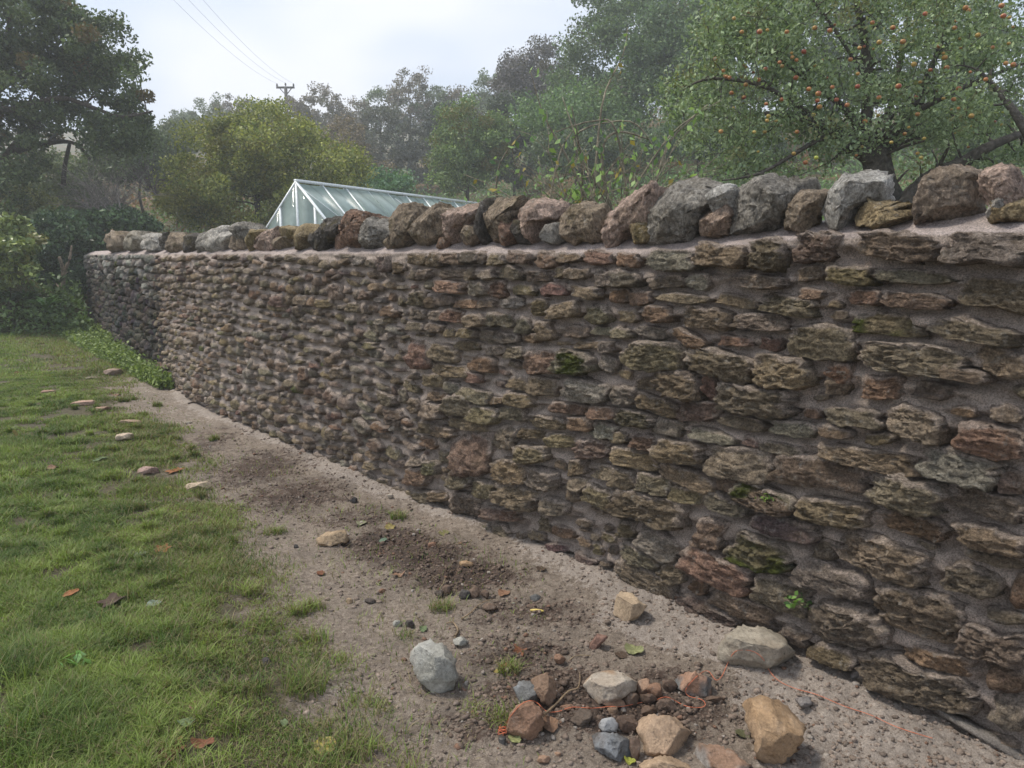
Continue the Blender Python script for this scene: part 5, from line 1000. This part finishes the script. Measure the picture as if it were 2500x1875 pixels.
FL = [(WQ,970,33,62,38,OR,'bright orange fallen maple leaf on the dirt beside the cream oblong stone',1),(WQ,905,478,72,42,OR,'orange maple leaf in the thin grass at mid lawn edge',1),(WQ,398,730,48,38,OR,'round orange leaf lying in the near lawn at left',0),(WQ,295,25,52,20,PK,'small pinkish leaf in the lawn left of the rosy stone',0),
 (WQ,625,785,92,52,BR,'dark brown curled leaf in the worn middle of the lawn',1),(WQ,515,1060,84,36,(.26,.22,.18),'grey-brown rolled leaf just above the nettle seedling',0),(WQ,1095,1380,78,50,PK,'pinkish tan leaf in the near lawn, right of the clover',0),(WQ,955,1620,125,95,RU,'large rust maple leaf at the bottom edge of the lawn',1),
 (WQ,1130,1582,120,42,RU,'long curled rust leaf next to the large rust maple leaf',0),(WQ,1800,1578,118,92,(.45,.34,.14),'big yellow and tan leaf on bare dirt at the bottom',0),(WQ,715,1570,86,62,PG,'pale green leaf left of the large rust maple leaf',0),(WQ,765,1617,92,42,(.18,.25,.15),'grey-green leaf half hidden by the bottom edge grass',0),
 (WQ,555,1375,115,52,PG,'long pale green leaf on the long grass at bottom left',0),(WQ,1040,1475,92,36,PG,'flat pale green leaf in the bare patch below the pinkish leaf',0),(WQ,855,797,62,34,(.30,.36,.28),'pale blue-green leaf right of the dark brown curled one',0),(WQ,930,130,30,20,YE,'tiny cream leaf by the tall edge grass',0),
 (WQ,520,1440,92,62,PK,'pinkish brown leaf under the long pale green one',0),(WQ,710,1500,92,62,BR,'dark crumpled leaf above the pale green one at the bottom',1),(WQ,100,1440,90,42,(.36,.38,.14),'yellow-green leaf deep in the corner grass',0),(WQ,780,515,46,30,(.3,.36,.3),'small pale teal leaf left of the orange maple leaf',0),(WQ,1570,1450,42,38,PG,'small pale green leaf between lawn and big yellow leaf',0),(WQ,995,268,26,20,YE,'little yellow leaf on the dark lawn edge clump',0),
 (WS_,115,1085,32,16,RU,'small red-brown leaf far out on the lawn',0),(WS_,640,1635,40,34,PG,'pale green leaf standing in the lawn below the cream edge stone',0),(WS_,570,1110,40,18,(.4,.36,.24),'pale scrap of leaf on the worn line of the far lawn',0),(WS_,740,1220,60,12,PK,'thin pale leaf beside the lawn edge beyond the tan stone',0),
 (WG,245,520,90,78,RU,'crumpled brown leaf on the brown soil behind the upright stone',1),(WG,1000,525,132,62,(.33,.34,.16),'olive yellow leaf on the sand between flake and slab',0),(WG,912,552,82,48,BR,'black-brown curled leaf touching the olive yellow leaf',0),(WG,210,1125,82,60,(.36,.38,.16),'small olive leaf right of the peg',0),(WG,440,1040,122,100,(.27,.16,.10),'broad brown leaf leaning on the rusty brown stone',0),
 (WG,1710,1080,84,56,(.14,.14,.07),'dark olive curled leaf by the ochre wedge stone',0),(WG,970,1265,80,36,(.42,.44,.08),'yellow-green leaf at the bottom edge beside the peach stone',0),(WG,140,155,82,42,(.36,.2,.12),'rolled rust striped leaf by the yellow stub',0),(WG,90,655,48,24,YE,'small bright yellow leaf scrap right of the grey-white block',0),(WG,130,625,70,24,OR,'thin orange-brown leaf scrap above the yellow one',0),
 (WP,575,345,62,34,(.42,.34,.13),'yellow-brown leaf beside the far side of the dark soil mound',0),(WP,870,385,66,30,(.26,.24,.10),'olive-brown leaf at the sandy edge of the soil mound',0),(WP,415,315,60,24,(.33,.32,.2),'pale olive leaf on the damp dirt above the small tan stone',0),(WP,190,602,48,24,RU,'rust leaf on the pale dirt below the small tan stone',0),(WP,755,908,44,36,PG,'pale green leaf just behind the grey-white block',0),(WP,535,432,36,26,(.2,.28,.2),'little green leaf on the left flank of the soil mound',0),(WP,620,615,66,30,PK,'torn pink-brown leaf in front of the soil mound',1),(WP,1405,590,62,22,BR,'dark flat leaf on the sand near the wall foot',0)]
for k, (w_, a, b, c, d, col, lab, lob) in enumerate(FL): leaf_obj(w_, a, b, c, d, col, lab, 600+k, curl=rng.uniform(.1, .45), lobed=bool(lob), col2=None if k != 9 else (.5, .42, .08))
leaf_obj(WS_, 100, 1490, 26, 46, YE, 'yellow leaf standing upright in the grass at the left edge', 690, upright=True)
# twigs, root, stub
dg = bpy.context.evaluated_depsgraph_get()
bpy.context.view_layer.update(); dg = bpy.context.evaluated_depsgraph_get()
def cast(px, py):
    r = ray(px, py); ok, loc_, nrm, *_ = SC.ray_cast(dg, Vector((0, 0, EYE)), Vector(r/np.linalg.norm(r))); return np.array(loc_) if ok else onz(px, py)
def laid(win_, pts, rad, lift):
    ox, oy, k = win_; P = smoothpath(np.array(pts, float), 5); W = np.array([cast(ox+a/k, oy+b/k) for a, b in P]); W[:, 2] += lift
    for _ in range(2): W[1:-1] = .25*W[:-2] + .5*W[1:-1] + .25*W[2:]
    return W
def strand(name, W, rad, mat, label, cat, col=(.5, .5, .5), seg=5, parent=None):
    V, Fq = tube(W, rad, seg); return mk(name, V, Fq, mat, np.tile(col, (len(V), 1)), parent, loc=W[0], label=label, cat=cat, flat=False)
W = laid(WG, [(388,965),(430,925),(480,880),(530,825),(570,790),(622,775),(636,720),(634,670)], .004, .012); strand('twig', W, np.linspace(.0048, .002, len(W)), M_BARK, 'pale bare twig leaning across the rubble pile by the upright brown stone', 'twig', (.26, .19, .12))
W = laid(WP, [(965,845),(1010,815),(1050,775),(1090,750),(1140,735)], .003, .008); strand('root', W, np.linspace(.0035, .0015, len(W)), M_BARK, 'thin pale root curving over the soil below the row of small stones', 'root', (.3, .22, .14))
W = laid(WP, [(925,945),(945,915),(930,880),(915,865),(880,870)], .003, .008); strand('root', W, np.linspace(.0065, .003, len(W)), M_BARK, 'knobbly forked root just behind the grey-white block', 'root', (.2, .15, .10))
W = laid(WP, [(310,150),(335,180),(360,200)], .003, .006); strand('twig', W, .0025, M_BARK, 'short dark twig on the far damp patch by the wall', 'twig', (.08, .06, .05))
W = laid(WG, [(565,580),(600,552),(650,545),(710,550)], .003, .005); strand('twig', W, .0015, M_BARK, 'hair-thin pale stalk right of the rounded red-brown stone', 'twig', (.35, .27, .17))
W = laid(WS_, [(1190,1262),(1240,1255),(1290,1280),(1320,1272)], .003, .01); strand('twig', W, .007, M_BARK, 'dark crooked stick on the far path near the wall', 'twig', (.06, .045, .04))
W = laid(WG, [(308,255),(398,262)], .006, .010); t = np.linspace(0, 1, 21); W = W[0] + (W[-1]-W[0])*t[:, None]; rd = .0075*(np.sin(np.pi*(t*.96+.02))**.35)*(1+.06*np.sin(t*40)); strand('yellow_stub', W, rd, M_STUB, 'small yellow ribbed stub lying on the dirt, middle of the photo bottom', 'stub', seg=10)
# orange string, its peg
pts = [(130,1085),(140,1030),(165,975),(205,920),(245,878),(300,850),(350,860),(390,900),(430,925),(500,920),(560,898),(610,892),(720,900),(830,888),(900,890),(950,882),(1050,860),(1120,856),(1160,835),(1205,825),(1250,842),(1330,885),(1420,896),(1462,880),(1440,842),(1350,820),(1333,775),(1380,715),(1450,656),(1490,660),(1530,715),(1570,690),(1610,600),(1650,532),(1700,515),(1780,525),(1840,570),(1885,655),(1950,722),(2060,772),(2200,810)]
P = [(1180+a/2.698, 1400+b/2.698) for a, b in pts] + [(2059,1728),(2126,1750),(2189,1780),(2276,1807)]
W = laid((0, 0, 1), P, .0015, .007); strand('string', W, .0012, M_STRING, 'orange builder string trailing over the rubble stones and the grey slab', 'string')
pc = onz(1180+125/2.698, 1400+1135/2.698); pc[2] = gz(pc[0], pc[1]); peg = thing('string_peg', pc, 'dark headed peg wound with orange string at the left end of the rubble pile', 'peg')
V, Fq = tube([pc+[0, 0, -.02], pc+[0, 0, .016], pc+[0, 0, .018]], [.012, .013, .010], 12); mk('peg_head', V, Fq, M_DARKMETAL, None, peg, flat=False)
t = np.linspace(0, 1, 90); W = pc + np.stack([.015*np.sin(t*31)*(1-.3*t), .02+.035*t + .006*np.cos(t*31), .012 + .012*np.abs(np.sin(t*23))], 1); V, Fq = tube(W, .0011, 4); mk('string_coil', V, Fq, M_STRING, None, peg, flat=False)
V, Fq = tube([pc+[.0, .04, .008], pc+[.004, .075, .018]], [.004, .005], 8); mk('peg_shaft', V, Fq, M_DARKMETAL, None, peg, flat=False)
# tile edge at the wall foot
a = on_wall(2000+720/2.538, 1500+565/2.538, .03); b = on_wall(2000+1290/2.538, 1500+905/2.538, .03); V, Fq = bar(a, b + (b-a)*.25, .05, .016)
V = np.concatenate([V]); o = mk('slate_edge', V, Fq, M_MORTAR, np.tile((.30, .27, .24), (8, 1)), wall, loc=a)
# crusted lump of mortar by the foot
pc = onz(2000+232/2.538, 1500+400/2.538, .02); loose((2000, 1500, 2.538), ell(232, 372, 72, 70), (.22, .2, .185), 'round knobbly lump of mortar in the hollow under the wall foot', 'mortar_lump', 'mortar lump', rough=1.8)
loose(WR_ := (1520, 1140, 2.257), ell(995, 1295, 105, 70), (.24, .22, .21), 'crumbled grey mortar lump beside the ochre wedge stone', 'mortar_lump', 'mortar lump', rough=1.9, depth=.9)
# ------------------------------------------------------------------ greenhouse
zr = 2.85; A0 = onz(723, 444, zr); A1 = onz(1172, 499, zr); ax = (A1-A0); LN = np.linalg.norm(ax); ax /= LN
sd = np.array([ax[1], -ax[0], 0]);                           # towards the camera's right
HW, DR, EAVE = 1.28, 1.36, None
gzb = .9; Zn = zr - DR
gh = thing('greenhouse', A0 - [0, 0, zr-gzb], 'white aluminium greenhouse with hazy glass and open roof vents behind the wall', 'greenhouse')
def gbar(nm, a, b, w_, t_, up=(0, 0, 1), mat=None):
    V, Fq = bar(a, b, w_, t_, up); return mk(nm, V, Fq, mat or M_ALU, None, gh, loc=(np.asarray(a)+np.asarray(b))/2)
def pane(P, nm='pane', parent=None, off=0):
    P = np.array(P, float); n_ = np.cross(P[1]-P[0], P[2]-P[0]); n_ /= np.linalg.norm(n_); V = np.concatenate([P + n_*.002, P - n_*.002]); k = len(P)
    tri = [[0, 1, 2, 3], [7, 6, 5, 4]] + [[j, 4+j, 4+(j+1) % 4, (j+1) % 4] for j in range(4)] if k == 4 else None
    if k == 3: tri = [[0, 1, 2], [5, 4, 3]]; return mk(nm, V, [np.array(tri), np.array([[j, 3+j, 3+(j+1) % 3, (j+1) % 3] for j in range(3)])], M_GLASS, None, parent or gh, loc=P.mean(0))
    return mk(nm, V, np.array(tri), M_GLASS, None, parent or gh, loc=P.mean(0))
def G(u, v, z): return A0 + ax*u + sd*v + np.array([0, 0, z - zr])
def rz(v): return zr - DR*abs(v)/HW
nb = 10; stp = LN/nb
gbar('ridge_bar', G(-.02, 0, zr+.02), G(LN+.02, 0, zr+.02), .07, .05)
for s_ in (-1, 1):
    gbar('eaves_bar', G(0, s_*HW, Zn), G(LN, s_*HW, Zn), .05, .05)
    for k in range(nb+1):
        e = k in (0, nb); gbar('roof_bar', G(k*stp, 0, zr), G(k*stp, s_*HW, Zn), .055 if e else .032, .03); gbar('wall_post', G(k*stp, s_*HW, gzb), G(k*stp, s_*HW, Zn), .04, .04, (1, 0, 0))
    vents = (2, 3, 6) if s_ == 1 else (3, 6)
    for k in range(nb):
        u0, u1 = k*stp+.016, (k+1)*stp-.016; vm = s_*HW*.5
        if k in vents:
            v0, v1 = s_*.03, s_*HW*.56; lift = .09; vt = mk('roof_vent', *bar(G(u0-.016, v1, rz(v1)+lift), G(u1+.016, v1, rz(v1)+lift), .05, .035), M_ALU, None, gh, loc=G((u0+u1)/2, v1, rz(v1)+lift))
            pane([G(u0, v0, rz(v0)+.02), G(u1, v0, rz(v0)+.02), G(u1, v1, rz(v1)+lift), G(u0, v1, rz(v1)+lift)]); vm = v1
            mk('vent_seal', *bar(G(u0, v1, rz(v1)+.045), G(u1, v1, rz(v1)+.045), .02, .05), M_SEAL, None, gh, loc=G((u0+u1)/2, v1, rz(v1)))
            pane([G(u0, vm, rz(vm)), G(u1, vm, rz(vm)), G(u1, s_*HW, Zn), G(u0, s_*HW, Zn)])
        else:
            for va, vb in ((s_*.03, vm), (vm, s_*HW)): pane([G(u0, va, rz(va)), G(u1, va, rz(va)), G(u1, vb, rz(vb)-.003), G(u0, vb, rz(vb)-.003)])
            gbar('glazing_joint', G(u0, vm, rz(vm)+.004), G(u1, vm, rz(vm)+.004), .012, .006, mat=M_SEAL)
        pane([G(u0, s_*HW, gzb), G(u1, s_*HW, gzb), G(u1, s_*HW, Zn), G(u0, s_*HW, Zn)])
for u_ in (0, LN):
    gv = [-1.28, -.82, -.41, 0, .41, .82, 1.28]
    gv = [-HW, -.75, -.25, .25+.0, .75, HW]; gv = [-HW, -.78, -.40, .0, .40, .78, HW]
    for v in gv[1:-1]: gbar('gable_post', G(u_, v, gzb), G(u_, v, rz(v)-.01), .045, .04, (0, 1, 0))
    for zc in (Zn, Zn+.52, Zn-.5): 
        hw_ = HW*(zr - zc)/DR if zc > Zn else HW; gbar('gable_rail', G(u_, -min(hw_, HW), zc), G(u_, min(hw_, HW), zc), .02, .022, mat=M_SEAL)
    for a, b in zip(gv[:-1], gv[1:]):
        pane([G(u_, a+.02, gzb), G(u_, b-.02, gzb), G(u_, b-.02, max(rz(b), gzb+.1)-.01), G(u_, a+.02, rz(a)-.01)])
gbar('brace', G(0, .1, zr-.1), G(1.5*stp, HW*.95, Zn+.08), .02, .012); gbar('brace', G(4.2*stp, .1, zr-.1), G(6*stp, HW*.95, Zn+.08), .02, .012)
gbar('brace', G(.1, -.9, gzb), G(.1, .6, rz(.6)-.05), .03, .015)
r2 = np.random.default_rng(9)
for k in range(3):
    c = G(.5+k*1.1, r2.uniform(-.7, .7), gzb); P = c + np.stack([r2.normal(0, .22, 260), r2.normal(0, .22, 260), r2.uniform(0, .7, 260)], 1); V, Fq, C = leafcloud(P, .08, (.04, .09, .03), (.10, .18, .05), r2, .6)
    mk('greenhouse_plant', V, Fq, M_LEAF, C, loc=c, label=('leafy plant behind the greenhouse gable glass', 'leafy plant deeper inside the greenhouse behind the first', 'leafy plant in the middle of the greenhouse')[k], cat='plant', group='plants inside the greenhouse')
# ------------------------------------------------------------------ utility pole and wires
YP = 62.0; top_ = atd(617, 187, YP); bz = float(hill_z(np.array([top_[0]]), np.array([YP]))[0]) - .5
pole = thing('utility_pole', (top_[0], YP, bz), 'distant wooden utility pole with a crossarm standing above the ridge trees', 'pole')
V, Fq = tube([(top_[0], YP, bz), (top_[0], YP, top_[2])], [.17, .12], 10); mk('shaft', V, Fq, M_POLE, None, pole, flat=False)
ca, cb = atd(597, 189, YP), atd(636, 189, YP); mk('crossarm', *bar(ca, cb, .12, .14), M_POLE, None, pole, loc=(ca+cb)/2)
for s_ in (-1, 1): mk('strut', *bar(top_ + [s_*.45, 0, -.15], top_ + [0, 0, -.65], .06, .05, (0, 1, 0)), M_POLE, None, pole, loc=top_)
ins = [ca + [.06, 0, .07], top_ + [0, 0, .05], cb + [-.06, 0, .07]]
for q in ins: V, Fq = tube([q, q + [0, 0, .1], q + [0, 0, .2], q + [0, 0, .24]], [.05, .08, .05, .02], 8); mk('insulator', V, Fq, M_DARKMETAL, None, pole, loc=q)
for k, (q, (fx, fy), lb) in enumerate(zip(ins, [(424, 0), (461, 0), (496, 0)], ('leftmost of the three overhead wires running up to the top of the sky', 'middle one of the three overhead wires', 'rightmost of the three overhead wires'))):
    q = q + [0, 0, .22]; m = at(fx, fy, 34); e = q + (m - q)*1.75; t = np.linspace(0, 1, 40)[:, None]; W = q*(1-t) + e*t; s0 = .571; W[:, 2] -= (1.2*4*(t*(1-t))).ravel() - 1.2*4*s0*(1-s0)*t.ravel()/s0*1.0
    V, Fq = tube(W, .007, 4); mk('power_line', V, Fq, M_WIRE, None, loc=q, label=lb, cat='wire', group='wires of the overhead power line')
# ------------------------------------------------------------------ haze
hm = bpy.data.materials.new('thin_mist'); hm.use_nodes = True; t = hm.node_tree; t.nodes.clear(); o_ = t.nodes.new('ShaderNodeOutputMaterial'); pv = t.nodes.new('ShaderNodeVolumePrincipled')
pv.inputs['Color'].default_value = (.94, .98, 1, 1); pv.inputs['Density'].default_value = .0031; pv.inputs['Anisotropy'].default_value = .2; t.links.new(pv.outputs[0], o_.inputs['Volume'])
V, Fq = box((0, 100, 11.5), (420, 300, 26)); mk('haze', V, Fq, hm, kind='stuff')
